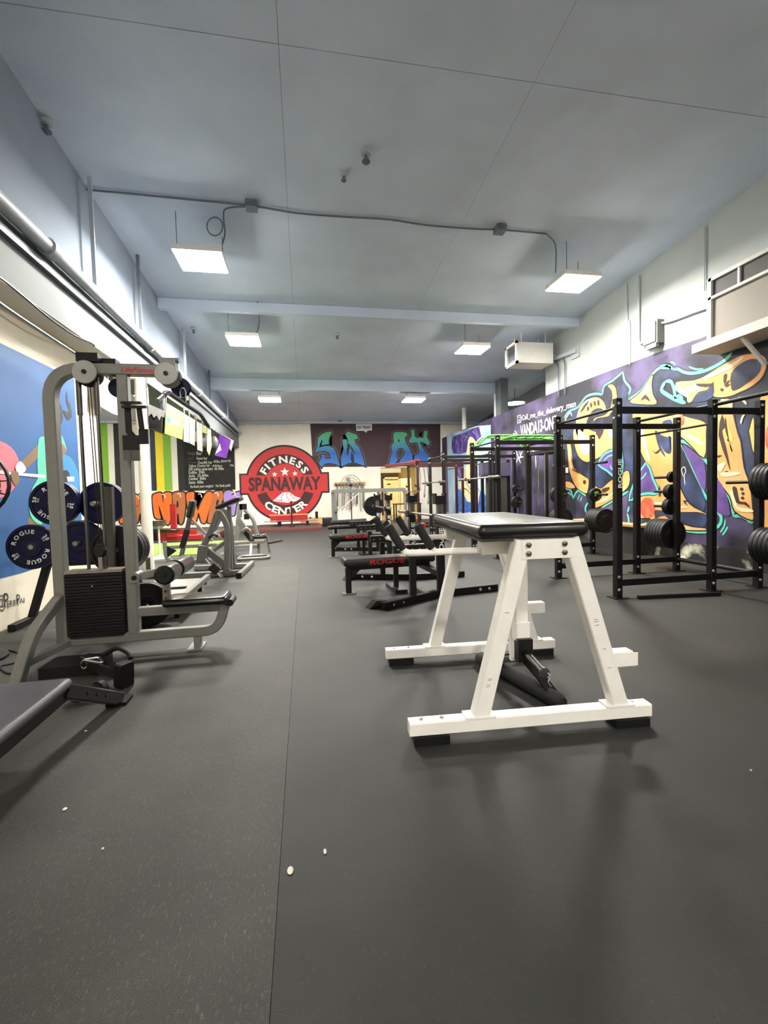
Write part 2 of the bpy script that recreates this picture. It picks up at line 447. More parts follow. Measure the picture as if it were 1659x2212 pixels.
# alcove and annex lamps
p = at(331, 857, Y=13)
al = Thing('alcove_light', 'bright lamp in the left alcove, seen beside the white column', 'light', p)
al.part('housing', MB().bx(p.x-.45, p.x+.45, p.y-.2, p.y+.2, p.z+.01, p.z+.06), M_WHITE)
al.part('diffuser', MB().bx(p.x-.43, p.x+.43, p.y-.18, p.y+.18, p.z-.01, p.z+.01), M_DIFF)
al.part('hanger_rod', MB().cyl((p.x, p.y, p.z+.05), (p.x, p.y, ceil_z(p.y)), .012, 6), M_DARKP)
o_ = dup(bpy.data.objects['alcove_light'], (-7.2, 15.5, 4.6), label='second lamp added to brighten the left alcove, hidden behind the grey beam')  # unseen extra lamp, added to brighten the alcove and end wall
p = at(1112, 871, X=7.5)
al = Thing('annex_light', 'flat lamp glowing in the room beyond the painted partition', 'light', p)
al.part('shade', MB().lathe([(.04, .14), (.1, .12), (.36, .02), (.36, 0), (.34, 0)], (p.x, p.y, p.z), n=20), M_GREYW)
al.part('diffuser', MB().lathe([(.0, 0), (.34, 0), (.34, .012), (0, .012)], (p.x, p.y, p.z-.012), n=20), emit('annex_lamp', (255, 245, 220), 45))
al.part('hanger_rod', MB().cyl((p.x, p.y, p.z+.13), (p.x, p.y, ceil_z(p.y)), .012, 6), M_DARKP)

# ------------------------------------------------------------------ pipes, cables, boxes, sprinklers
pp = Thing('sprinkler_main', 'long grey pipe running below the ceiling along the left wall', 'pipe', (-2.6, 8, 4.0))
zp = 4.0
pp.part('pipe', MB().cyl((-2.6, -3, zp), (-2.6, 19.7, zp), .075, 16), M_PIPE)
for y in (1.2, 5.4, 8.6, 12.2, 15.6):
    pp.part('coupling', MB().cyl((-2.6, y-.07, zp), (-2.6, y+.07, zp), .095, 16), M_PIPE)
for y in (6.45, 8.1, 10.9, 13.6, 16.6):
    pp.part('hanger', MB().bar((-2.6, y, zp+.05), (-2.6, y, ceil_z(y)), .05, .03, (0, 1, 0)), M_DARKP if y in (8.1, 13.6) else M_PIPE)
solo('ledge_rail', MB().bx(-2.72, -2.66, -3, 19.7, 3.8, 3.88), M_DARKP, 'dark strip fixed to the left wall just under the long grey pipe', 'rail', loc=(-2.7, 8, 3.85))
def cable(pts, r, m, name, label, cat='cable', n=5):
    return solo(name, MB().tube(smooth_pts(pts, 4), r, n), m, label, cat, loc=pts[0])
X = -2.7
cable([at(-40, 580, X=X), at(0, 600, X=X), at(50, 640, X=X), at(110, 690, X=X), at(160, 724, X=X), at(196, 740, X=X), at(204, 747, X=X)], .012, M_BLACK, 'wall_cable', 'black cable sagging along the top of the left wall')
cable([at(-40, 622, X=X), at(0, 655, X=X), at(60, 696, X=X), at(130, 742, X=X), at(204, 790, X=X)], .016, M_DARKP, 'wall_conduit', 'straight brown line along the cream left wall below the black cable')
def cpt(px, py, dz=.03):
    p = at(px, py, Z=5.4)
    for _ in range(6): p = at(px, py, Z=ceil_z(p.y)-dz)
    return p
cd = Thing('ceiling_conduit', 'thin wavy conduit crossing the ceiling between two junction boxes', 'conduit', cpt(800, 470))
cd.part('conduit', MB().tube(smooth_pts([cpt(*q) for q in ((128, 404), (380, 428), (540, 444), (640, 460), (740, 468), (840, 474), (920, 486), (1020, 494), (1080, 496), (1180, 505))], 4), .014, 6), M_DARKP)
for q in ((543, 445), (1080, 496)):
    b = cpt(*q, .05); cd.part('junction_box', MB().box(b, (.16, .16, .09)), M_DARKP)
cable([cpt(540, 446, .05), cpt(490, 450, .05), cpt(483, 470, .06), cpt(486, 505, .1), cpt(480, 528, .2)], .012, M_DARKP, 'light_cable', 'grey cable dropping from the ceiling box to the nearest left light')
ring = [cpt(464+17*math.cos(a), 489+20*math.sin(a), .1) for a in [k*2*PI/16 for k in range(16)]]
solo('cable_coil', MB().tube(ring, .01, 6, closed=True), M_DARKP, 'loop of spare cable hanging on the ceiling left of the junction box', 'cable', loc=ring[0])
cable([cpt(556, 652, .02), cpt(560, 690, .03), at(556, 715, Z=4.85), at(535, 728, Z=4.78)], .01, M_DARKP, 'light_cable', 'grey cable curving down to the middle left light')
cable([cpt(1180, 505, .04), cpt(1200, 530, .05), at(1200, 590, Z=4.95)], .01, M_DARKP, 'light_cable', 'grey cable dropping to the nearest right light')
def sprinkler(px, py, label, s=1.0):
    p = cpt(px, py, .02)
    t = Thing('fire_sprinkler', label, 'sprinkler', p, group='sprinkler heads on the ceiling')
    t.part('escutcheon', MB().lathe([(.055*s, 0), (.05*s, -.03*s), (.02*s, -.035*s)], p, n=14), M_PIPE)
    t.part('head', MB().lathe([(.018*s, -.03*s), (.018*s, -.08*s), (.04*s, -.085*s), (.04*s, -.095*s), (.008*s, -.1*s), (.008*s, -.12*s)], p, n=12), M_DARKP)
sprinkler(790, 328, 'sprinkler head in the middle of the near ceiling', 1.3)
sprinkler(100, 262, 'sprinkler head near the top left corner of the ceiling', 1.2)
sprinkler(742, 376, 'pale capped sprinkler just left of the middle sprinkler head', .9)
sprinkler(728, 722, 'small sprinkler head between the two middle panel lights')
sprinkler(418, 709, 'small sprinkler head left of the middle left panel light')
p = at(735, 909, Y=19.7)
solo('fire_sprinkler', MB().lathe([(.05, .06), (.05, 0), (.09, -.01), (.09, -.04), (.03, -.06)], p+V((0, 0, .02)), n=12), M_DARKP, 'sprinkler head on the far beam above the speech bubble', 'sprinkler', loc=p)

# air unit in its mesh-fronted wooden frame, high on the right wall
M_FRAME = mat('frame_grey', (196, 194, 188), .6, var=.05)
def mesh_mat(name, c1, c2, sc):
    M = mat(name, c1, .7, var=.08, scale=3)
    nt = M.node_tree; N = nt.nodes; L = nt.links; b = N['Principled BSDF']
    tc = N.new('ShaderNodeTexCoord'); ck = N.new('ShaderNodeTexChecker'); ck.inputs['Scale'].default_value = sc
    ck.inputs[1].default_value = lin(c1); ck.inputs[2].default_value = lin(c2)
    L.new(tc.outputs['Object'], ck.inputs[0]); L.new(ck.outputs[0], b.inputs['Base Color']); return M
M_SCR = mesh_mat('screen_beige', (150, 142, 132), (112, 106, 100), 70)
M_SCRD = mesh_mat('screen_dark', (84, 82, 82), (56, 55, 56), 70)
xa = 6.1; y1 = 5.79
ac = Thing('air_cabinet', 'mesh-fronted air unit in a pale wooden frame high on the right wall', 'air unit', (6.28, 4.5, 3.42))
ac.part('screen', MB().bx(xa+.03, xa+.05, 3.0, y1-.03, 3.45, 4.06), M_SCR)
for k in range(5):
    ya = y1-.05-k*.42
    ac.part('louvre', MB().bx(xa+.03, xa+.05, ya-.4, ya, 4.1, 4.33), M_SCRD)
    ac.part('mullion', MB().bx(xa, xa+.05, ya-.43, ya-.4, 4.08, 4.33), M_FRAME)
ac.part('frame', MB().bx(xa-.01, xa+.06, y1-.05, y1+.02, 3.42, 4.38).bx(xa-.01, xa+.06, 3.0, y1, 4.06, 4.1).bx(xa-.01, xa+.06, 3.0, y1, 4.33, 4.38), M_FRAME)
ac.part('casing', MB().bx(xa+.06, 6.45, 3.0, y1, 3.45, 4.36), mat('casing_grey', (150, 150, 150), .7))
ac.part('shelf', MB().bx(5.93, 6.45, 2.9, y1+.12, 3.3, 3.43), M_FRAME)
ac.part('bracket', MB().bar((6.42, 5.2, 2.95), (6.02, 5.2, 3.32), .05, .05, (0, 1, 0)), M_WHITE)
ac.part('bracket', MB().bar((6.42, 3.6, 2.95), (6.02, 3.6, 3.32), .05, .05, (0, 1, 0)), M_WHITE)
# switch box with its conduit
jb = Thing('switch_box', 'grey electrical switch box on the right wall above the mural', 'electrical box', (6.4, 7.17, 3.78))
jb.part('case', MB().bx(6.31, 6.45, 7.0, 7.34, 3.86, 4.27), mat('box_grey', (112, 112, 110), .5))
jb.part('cover', MB().bx(6.29, 6.31, 7.03, 7.31, 3.89, 4.24), mat('box_cover', (124, 122, 118), .45))
jb.part('lever', MB().bx(6.3, 6.36, 7.02, 7.25, 3.79, 3.86), M_DARKP)
jb.part('conduit', MB().tube(fillet([(6.4, 7.34, 4.0), (6.4, 7.56, 4.0), (6.4, 7.56, 5.3)], .12), .022, 8), M_PIPE)
jb.part('conduit', MB().tube(smooth_pts([(6.4, 7.0, 4.2), (6.4, 6.8, 4.16), (6.4, 6.3, 4.12), (6.4, 5.8, 4.05)], 4), .018, 8), M_PIPE)
cable([(6.42, 7.9, 5.3), (6.42, 7.88, 4.62), (6.42, 7.82, 4.5), (6.42, 7.82, 3.7)], .014, M_PIPE, 'wall_wire', 'thin wire running down the white right wall to the mural edge')
solo('wall_seam_conduit', MB().cyl((6.42, 6.17, 4.4), (6.42, 6.17, 5.4), .014, 6), M_PIPE, 'thin vertical conduit above the corner of the mesh-fronted air unit', 'conduit', loc=(6.42, 6.17, 4.4))
# unit heater
uh = Thing('unit_heater', 'white unit heater hung below the ceiling near the end of the white wall', 'heater', (5.7, 10.5, 4.4))
uh.part('case', MB().bx(5.3, 6.25, 10.25, 10.8, 4.42, 4.92), M_WHITE)
uh.part('grille_frame', MB().bx(5.24, 5.3, 10.22, 10.83, 4.40, 4.46).bx(5.24, 5.3, 10.22, 10.83, 4.88, 4.94).bx(5.24, 5.3, 10.22, 10.28, 4.4, 4.94).bx(5.24, 5.3, 10.77, 10.83, 4.4, 4.94), M_WHITE)
for k in range(7): uh.part('louvre', MB().box((5.28, 10.525, 4.5+k*.058), (.05, .5, .01), Matrix.Rotation(.5, 3, 'Y')), M_DARKP)
for x in (5.45, 6.1):
    for y in (10.35, 10.7): uh.part('hanger_rod', MB().cyl((x, y, 4.9), (x, y, ceil_z(y)), .012, 6), M_WHITE)
uh.part('vent', MB().cyl((6.2, 10.5, 4.62), (6.45, 10.5, 4.62), .09, 12), M_PIPE)
# bracket arm by the heater
br = Thing('wall_bracket', 'grey pipe bracket with dangling wires on the white wall right of the heater', 'bracket', (6.3, 10.1, 4.5))
br.part('arm', MB().bar((6.4, 10.75, 4.62), (6.4, 9.5, 4.5), .09, .09), M_PIPE)
br.part('plate', MB().bx(6.41, 6.45, 9.45, 9.75, 4.36, 4.6), M_PIPE)
for y in (10.28, 10.0): br.part('wire', MB().tube(smooth_pts([(6.4, y+.15, 4.55), (6.41, y+.02, 4.4), (6.41, y, 4.2), (6.41, y, 3.6)], 3), .014, 6), M_DARKP)
# ------------------------------------------------------------------ paint and lettering on the walls
def zc(ox, oy, sc, s):
    """'x,y x,y ...' in an enlarged crop of the photo -> photo pixels"""
    return [(ox+float(a)*sc, oy+float(b)*sc) for a, b in (q.split(',') for q in s.split())]
def ell(cx, cy, rx, ry, n=28, a0=0, a1=360): return [(cx+rx*math.cos(math.radians(a0+(a1-a0)*k/n)), cy+ry*math.sin(math.radians(a0+(a1-a0)*k/n))) for k in range(n)]
def on(pts, wall, lay):
    o = .002+lay*.0015
    if wall == 'L': return [at(x, y, X=-3.05+o) for x, y in pts]
    if wall == 'R': return [at(x, y, X=6.45-o) for x, y in pts]
    return [at(x, y, Y=20-o*2) for x, y in pts]
WALL = {'L': wl, 'R': wr, 'E': we}
def grow(P, d, wall):
    n = len(P); out = []
    ax = V((0, 1, 0)) if wall == 'E' else V((1, 0, 0))
    ar = sum((P[i].cross(P[(i+1) % n])).dot(ax) for i in range(n))
    sg = 1 if ar > 0 else -1
    for i in range(n):
        e0 = (P[i]-P[i-1]); e1 = (P[(i+1) % n]-P[i])
        n0 = e0.cross(ax).normalized(); n1 = e1.cross(ax).normalized()
        k = n0+n1
        k = k.normalized() if k.length > .05 else n1
        out.append(P[i]+k*sg*d/max(.45, k.dot(n1)))
    return out
def paint(name, wall, pts, m, lay=1, n=3, outl=0, outm=None, parent=None):
    P = on(pts, wall, lay)
    if n > 1: P = smooth_pts(P, n, True)
    par = parent or WALL[wall]
    if outl:
        off = V((0, .0008, 0)) if wall == 'E' else V((-.0008 if wall == 'L' else .0008, 0, 0))
        struct(name+'_outline', MB().poly([p+off for p in grow(P, outl, wall)]), outm, par)
    return struct(name, MB().poly(P), m, par)
def stroke(name, wall, pts, w, m, lay=3, parent=None, closed=False, n=4):
    """a brush stroke of width w along the photo points"""
    P = on(pts, wall, lay); P = smooth_pts(P, n, closed) if n > 1 else P
    ax = V((0, 1, 0)) if wall == 'E' else V((1, 0, 0)); mb = MB(); k = len(P)
    A, B = [], []
    for i in range(k):
        if closed: t = P[(i+1) % k]-P[i-1]
        else: t = P[min(i+1, k-1)]-P[max(i-1, 0)]
        s = t.cross(ax).normalized(); tp = 1 if closed else (.35 if i in (0, k-1) else 1)
        A.append(P[i]+s*w/2*tp); B.append(P[i]-s*w/2*tp)
    r = k if closed else k-1
    mb.add(A+B, [(i, (i+1) % k, k+(i+1) % k, k+i) for i in range(r)])
    return struct(name, mb, m, parent or WALL[wall])

P_BLUE = mat('paint_blue', (48, 96, 152), .6, var=.08, scale=2, bump=.08, bscale=80)
P_PINK = mat('paint_pink', (228, 118, 132), .6, var=.05); P_SKY = mat('paint_sky', (66, 138, 204), .6, var=.05)
P_MINT = mat('paint_mint', (92, 208, 166), .6, var=.05); P_SKIN = mat('paint_brown', (132, 104, 78), .6, var=.05)
P_HAIR = mat('paint_hair', (52, 50, 54), .6); P_BLK = mat('paint_black', (20, 18, 22), .6)
P_RED = mat('paint_red', (192, 36, 38), .55, var=.06); P_MAR = mat('paint_maroon', (62, 16, 22), .6); P_PLUM = mat('paint_plum', (66, 42, 50), .65, var=.12, scale=2)
# ---- left wall: lifter on blue
L_ = lambda s: zc(0, 720, .2442, s)
paint('mural_field', 'L', [(-60, 712)]+L_('0,85 320,240 655,405 690,1000 735,1900 738,1985 640,2000 560,2015 380,2060 200,2118 0,2170')+[(-60, 1262)], P_BLUE, 0, 1)
paint('mural_plate', 'L', L_(' '.join('%g,%g' % p for p in ell(-40, 1205, 218, 255))), P_PINK, 1, 1)
paint('mural_plate', 'L', L_(' '.join('%g,%g' % p for p in ell(560, 1340, 142, 270))), P_SKY, 1, 1)
paint('mural_hub', 'L', L_(' '.join('%g,%g' % p for p in ell(580, 1265, 38, 56))), P_HAIR, 2, 1)
paint('mural_collar', 'L', L_('592,1268 655,1268 658,1310 600,1312'), M_WHT, 3, 1)
paint('mural_thigh', 'L', L_('250,1705 268,1615 370,1690 345,1770 300,1780'), P_SKIN, 1, 2)
paint('mural_arm', 'L', L_('345,975 345,1095 225,1205 188,1135 270,1050'), P_SKIN, 2, 1)
paint('mural_face', 'L', L_('470,690 530,735 533,800 522,830 525,905 480,915'), P_SKIN, 2, 2)
paint('mural_outfit', 'L', L_('342,935 385,912 515,880 560,930 590,1030 560,1000 520,970 498,975 495,1100 500,1330 470,1500 420,1600 365,1692 290,1650 258,1560 265,1450 290,1360 335,1280 330,1180 335,1050'), P_MINT, 3, 2)
paint('mural_arm', 'L', L_('498,978 545,972 585,1025 578,1070 500,1072'), P_SKIN, 4, 2)
paint('mural_hair', 'L', L_('470,598 530,622 550,680 556,760 530,822 515,790 532,742 505,735 512,692 470,670'), P_HAIR, 4, 2)
paint('mural_ponytail', 'L', L_('595,505 600,580 625,640 635,735 602,770 570,722 560,678 590,695 612,690 590,620 583,560'), P_HAIR, 2, 2)
paint('mural_bar', 'L', L_('-40,1212 90,1228 400,1252 400,1280 160,1257 -40,1238'), M_WHT, 4, 1)
paint('mural_hand', 'L', L_('100,1222 160,1228 172,1320 135,1345 105,1290'), P_SKIN, 5, 2)
paint('mural_wristband', 'L', L_('180,1130 228,1188 218,1226 165,1238 135,1184'), M_WHT, 5, 2)
mb = MB()
a = at(-4, 1314, X=-3.046); b = at(50, 1304, X=-3.046); u = (b-a)
text(mb, '@', a, u, (0, 0, 1), .13, width=.11); text(mb, 'P', at(10, 1313, X=-3.046), u, (0, 0, 1), .16, width=.07)
text(mb, 'ERRY', at(16, 1312, X=-3.046), u, (0, 0, 1), .07, width=.2); text(mb, 'P', at(37, 1305, X=-3.046), u, (0, 0, 1), .11, width=.055)
text(mb, 'AI', at(42, 1304, X=-3.046), u, (0, 0, 1), .06, width=.09)
struct('mural_signature', mb, M_SCUFF, wl)

# ---- end wall: stripes, chalkboard letters, red emblem, SWEAT lettering
P_LIME = mat('paint_lime', (136, 190, 50), .6, var=.05); P_YEL = mat('paint_yellow', (250, 226, 40), .6, var=.04)
P_NAVY = mat('paint_navy', (40, 46, 74), .6); P_CHAR = mat('paint_charcoal', (40, 40, 36), .7, var=.15)
for x0, x1, m in ((214, 231, P_LIME), (244, 262, P_CHAR), (322, 333, P_NAVY), (332, 350, P_YEL), (350, 367, P_LIME), (380, 396, P_CHAR), (186, 206, P_CHAR)):
    paint('wall_stripe', 'E', [(x0, 912), (x1, 912), (x1+6, 1060), (x0+6, 1060)], m, 0, 1)
paint('wall_line', 'E', [(299, 912), (301, 912), (306, 1060), (304, 1060)], M_RED, 0, 1)
P_OR = mat('paint_orange', (240, 116, 40), .55, var=.06, scale=2); P_BR = mat('paint_tan', (186, 108, 58), .55, var=.06, scale=2); P_LIL = mat('paint_lilac', (166, 134, 206), .55, var=.08)
Q_ = lambda s: zc(240, 1060, .12055, s)
U_ = lambda s: zc(360, 1040, .15673, s)
def bubble(pts, m, hole=None):
    P = smooth_pts(on(pts, 'E', 2), 3, True)
    struct('graffiti_outline', MB().poly([p+V((0, .002, 0)) for p in grow(P, .055, 'E')]), P_BLK, we)
    struct('graffiti_letter', MB().poly(P), m, we)
    if hole: paint('graffiti_hole', 'E', hole, P_BLK, 3, 2)
    x = sum(p[0] for p in pts)/len(pts); y = min(p[1] for p in pts)
    stroke('graffiti_glint', 'E', [(x-2, y+5), (x+2, y+4), (x+5, y+6), (x+6, y+12)], .04, P_CRM0, 4)
P_CRM0 = mat('paint_glint', (252, 226, 190), .5)
bubble(Q_('150,120 230,60 300,70 310,130 250,170 300,260 290,480 200,580 150,520'), P_OR)
bubble(Q_('370,60 440,70 510,120 522,200 490,290 425,330 425,600 370,560'), P_OR, Q_('385,170 412,190 412,232 385,250'))
bubble(Q_('480,110 560,40 595,60 605,580 545,580 540,400 505,440 480,560 430,570 420,500 450,330'), P_BR)
bubble(Q_('742,110 800,55 880,35 905,70 940,240 938,80 970,35 1050,32 1085,70 1085,300 1060,520 1020,610 950,540 880,330 850,260 870,400 890,500 800,490 765,380'), P_OR)
bubble(Q_('1100,70 1150,30 1230,20 1300,30 1325,70 1330,300 1290,560 1230,590 1210,430 1180,430 1160,570 1090,560 1085,420 1105,200'), P_BR, Q_('1185,165 1208,230 1202,292 1172,292'))
bubble(U_('270,190 310,150 370,145 382,190 378,270 400,320 430,400 460,330 520,200 560,150 610,145 630,180 620,260 560,480 530,570 480,560 460,480 435,430 400,560 350,580 320,520 290,350'), P_OR)
bubble(U_('625,190 660,145 730,130 775,140 775,250 750,300 725,420 700,560 640,585 600,570 565,560 580,440 610,300'), P_BR, U_('690,260 722,260 702,330 680,340'))
bubble(U_('785,170 830,125 890,130 905,165 890,195 930,170 980,145 1020,150 1025,190 990,260 955,330 940,450 900,470 870,420 830,310 790,290'), P_LIL)
# chalkboard
q = on([(396, 955), (506, 952), (509, 1057), (401, 1060)], 'E', 0)
cb = Thing('chalkboard', 'black chalkboard of white handwritten bar weights on the end wall', 'chalkboard', (q[0]+q[1]+q[2]+q[3])/4)
q = [p+V((0, -.03, 0)) for p in q]
cb.part('board', MB().prism(q, (0, -.02, 0)), mat('slate', (30, 30, 27), .8, var=.25, scale=3))
C_ = lambda s: zc(390, 940, .07836, s)
def chalk(txt, x, y, x2, h, m=M_WHT, dy=0):
    a = at(*C_('%g,%g' % (x, y))[0], Y=19.94); b = at(*C_('%g,%g' % (x2, y+dy))[0], Y=19.94)
    t = MB(); text(t, txt, a, b-a, (0, 0, 1), h*.07836*.0212, width=(b-a).length, bold=.012, res=2)
    cb.part('chalk_writing', t, m)
M_CHK = mat('chalk_white', (206, 206, 196), .8, var=.2, scale=40); M_CHP = mat('chalk_mauve', (122, 106, 116), .8); M_CHR = mat('chalk_red', (96, 58, 60), .8); M_CHG = mat('chalk_green', (76, 96, 82), .8)
chalk('Purple', 205, 540, 410, 80, M_CHP); chalk('Bar', 445, 545, 595, 90, M_CHK)
chalk('Red', 215, 680, 350, 80, M_CHR); chalk('Squat bar', 440, 672, 745, 75, M_CHK)
chalk('Green', 220, 780, 440, 60, M_CHG); chalk('Deadlift bar', 485, 795, 880, 75, M_CHK, -15); chalk('45lbs', 910, 760, 1085, 70, M_CHK); chalk('(bars)', 1115, 745, 1385, 60, M_CHK, -20)
chalk('Yellow', 225, 890, 435, 75, M_CHK, -10); chalk('Champs bar', 455, 880, 815, 70, M_CHK, -20); chalk('45lbs', 870, 865, 1150, 45, M_CHK); chalk('20kg', 1360, 850, 1470, 45, M_CHK)
chalk('SSB (safety squat bar)  65-70lbs', 225, 975, 1190, 75, M_CHK, -20)
chalk('Duffalo  55lbs', 225, 1070, 665, 75, M_CHK, -20); chalk('Axle   25-45lbs', 225, 1155, 770, 70, M_CHK, -15)
chalk('Camber  85lbs', 225, 1240, 700, 75, M_CHK, -15); chalk('Swiss  45lbs', 230, 1345, 630, 80, M_CHK, -15)
chalk('Re-Rack your weights!   No Rack pulls!', 275, 1455, 1375, 70, M_CHK, -40)
# emblem
pc = at(616, 1044, Y=19.97); K = (at(626, 1044, Y=19.97)-at(606, 1044, Y=19.97)).length/20
def em(pts, lay): return [V((pc.x+x*K, 19.97-lay*.004, pc.z-y*K)) for x, y in pts]
sg = Thing('round_emblem', 'round red emblem with a banner and white letters on the end wall', 'sign', (pc.x, 19.98, pc.z))
def silhouette(r, bx, by):
    a = math.degrees(math.asin(by/r)); pts = []
    pts += [(r*math.cos(math.radians(t)), -r*math.sin(math.radians(t))) for t in [a+(180-2*a)*k/40 for k in range(41)]]
    pts += [(-bx, -by), (-bx, by)]
    pts += [(r*math.cos(math.radians(t)), -r*math.sin(math.radians(t))) for t in [180+a+(180-2*a)*k/40 for k in range(41)]]
    pts += [(bx, by), (bx, -by)]
    return pts
sg.part('backing', MB().prism(em(silhouette(84.5, 97, 23), 0), (0, .028, 0)), P_BLK)
sg.part('red_face', MB().poly(em(silhouette(80.5, 93.5, 19.5), 1)), P_RED)
for s_ in (1, -1):
    ring = [(r*math.cos(math.radians(t)), -s_*r*math.sin(math.radians(t))+(5 if s_ < 0 else 0)) for r, ts in ((64, [17+146*k/40 for k in range(41)]), (43, [163-146*k/40 for k in range(41)])) for t in ts]
    ring = [(x, y if abs(y) > 18 else math.copysign(18, y)) for x, y in ring]
    sg.part('dark_band', MB().poly(em(ring, 2)), P_MAR)
t = MB(); arc_text(t, 'FITNESS', V((pc.x, 19.955, pc.z)), (1, 0, 0), (0, 0, 1), 45*K, 15.5*K, 90, gap=.14, bold=.035, wscale=1.25); sg.part('white_lettering', t, M_WHT)
t = MB(); arc_text(t, 'CENTER', V((pc.x, 19.955, pc.z-5*K)), (1, 0, 0), (0, 0, 1), 63.5*K, 15.5*K, 270, gap=.16, bold=.035, wscale=1.25, inward=True); sg.part('white_lettering', t, M_WHT)
t = MB(); text(t, 'SPANAWAY', em([(0, 14.5)], 3)[0], (1, 0, 0), (0, 0, 1), 29*K, width=156*K, bold=.04, center=True); sg.part('banner_lettering', t, P_MAR)
for x, y, r in ((0, -25, 10), (-22, -20, 6.2), (22, -21, 6.2)):
    sg.part('star', MB().poly(em([(x+(r if k % 2 == 0 else r*.42)*math.sin(k*PI/5), y-(r if k % 2 == 0 else r*.42)*math.cos(k*PI/5)) for k in range(10)], 3)), M_WHT)
sg.part('mountain', MB().poly(em([(-28, 38), (-12, 25), (-6, 20.5), (2, 19.5), (10, 21), (20, 29), (33, 34), (22, 40), (3, 43), (-18, 40)], 3)), M_WHT)
t = MB()
for l in ([(-4, 22), (-10, 31), (-8, 36), (-16, 39)], [(3, 21), (2, 30), (8, 36), (4, 41)], [(11, 23), (14, 31), (24, 37)], [(-22, 36), (-14, 37), (-4, 40)]):
    for a, b in zip(l, l[1:]):
        d = V((b[0]-a[0], b[1]-a[1])).normalized()*.7
        t.poly(em([(a[0]-d.y, a[1]+d.x), (a[0]+d.y, a[1]-d.x), (b[0]+d.y*.5, b[1]-d.x*.5), (b[0]-d.y*.5, b[1]+d.x*.5)], 4))
sg.part('mountain_ridge', t, P_RED)
# SWEAT mural: letters fade from green to blue
def grad(name, stops, z0, z1):
    M = mat(name, (0, 0, 0), .6); nt = M.node_tree; N = nt.nodes; L = nt.links; b = N['Principled BSDF']
    g = N.new('ShaderNodeNewGeometry'); sx = N.new('ShaderNodeSeparateXYZ'); mr = N.new('ShaderNodeMapRange'); cr = N.new('ShaderNodeValToRGB')
    mr.inputs[1].default_value = z0; mr.inputs[2].default_value = z1
    L.new(g.outputs['Position'], sx.inputs[0]); L.new(sx.outputs[2], mr.inputs[0]); L.new(mr.outputs[0], cr.inputs[0]); L.new(cr.outputs[0], b.inputs['Base Color'])
    e = cr.color_ramp.elements; e[0].position = stops[0][0]; e[0].color = lin(stops[0][1]); e[1].position = stops[-1][0]; e[1].color = lin(stops[-1][1])
    for p, c in stops[1:-1]: k = e.new(p); k.color = lin(c)
    return M
P_FADE = grad('paint_green_to_blue', [(0, (54, 122, 206)), (.33, (44, 96, 178)), (.48, (66, 140, 172)), (.72, (88, 178, 142)), (1, (92, 184, 124))], 2.55, 4.3)
S_ = lambda s: zc(650, 900, .1929, s)
paint('mural_field', 'E', [(670, 915), (951, 914), (952, 1007), (676, 1009)], P_PLUM, 0, 1)
P_SMK = mat('paint_smoke', (128, 108, 100), .7)
X_ = lambda s: zc(670, 920, .13655, s)
def sweat(P, n):
    Q = on(P, 'E', 1); Q = smooth_pts(Q, n, True) if n > 1 else Q
    struct('graffiti_halo', MB().poly([p+V((0, .0016, 0)) for p in grow(Q, .075, 'E')]), P_SMK, we)
    struct('graffiti_outline', MB().poly([p+V((0, .0008, 0)) for p in grow(Q, .05, 'E')]), P_BLK, we)
    struct('graffiti_letter', MB().poly(Q), P_FADE, we)
sweat(X_('122,185 190,125 260,95 330,88 342,110 310,170 293,215 293,288 190,306 178,298 194,228 182,222 150,312 142,345 230,315 300,318 370,350 410,420 440,520 474,636 420,612 350,590 290,584 225,600 180,652 140,602 135,572 170,520 190,490 160,470 185,450 240,455 240,520 328,514 300,430 230,396 150,406 76,434 70,410 110,340 118,260'), 1)
sweat(X_('510,215 575,212 590,250 605,262 600,232 556,130 596,85 742,142 756,206 702,214 722,290 770,330 810,420 840,520 868,632 800,612 740,592 690,578 600,592 520,632 490,638 486,520 510,430 530,370 516,310'), 1)
for s in ('592,255 606,275 640,312 628,345 612,400 600,470 582,455 578,380 590,320', '648,312 690,390 714,452 690,436 640,350', '652,405 690,480 696,575 668,592 640,525'):
    paint('graffiti_slit', 'E', X_(s), P_BLK, 4, 1)
for s in ('1035,185 1100,170 1185,180 1190,215 1165,235 1180,300 1230,380 1255,470 1235,530 1170,515 1105,527 1110,485 1160,420 1150,365 1110,350 1078,380 1072,450 1085,490 1040,530 990,545 1000,470 1020,380 1008,325 1040,285',
          '1230,150 1272,150 1275,215 1300,238 1340,230 1368,240 1380,160 1420,165 1412,230 1445,285 1428,325 1380,292 1332,292 1400,400 1465,480 1390,500 1330,495 1275,500 1270,440 1312,410 1322,370 1300,290 1240,297 1205,275 1240,215'):
    sweat(S_(s), 2)
for s in ('1088,258 1100,250 1105,280 1090,285', '250,545 300,520 350,528 400,556', '500,556 560,528 650,535 700,556', '1060,555 1120,530 1180,530 1230,550', '1280,520 1330,500 1400,515 1440,545 1290,550'):
    paint('graffiti_shade', 'E', S_(s), P_PLUM if s[0] != '5' else P_BLK, 4, 2)
q = S_('615,85 795,78 795,155 745,155 735,180 700,158 622,160'); paint('speech_bubble', 'E', q, M_WHT, 3, 1)
t = MB(); a = at(*S_('628,140')[0], Y=19.985); b = at(*S_('782,136')[0], Y=19.985); text(t, 'OH YEAH!!', a, b-a, (0, 0, 1), .15, width=(b-a).length, bold=.03); struct('bubble_lettering', t, P_BLK, we)

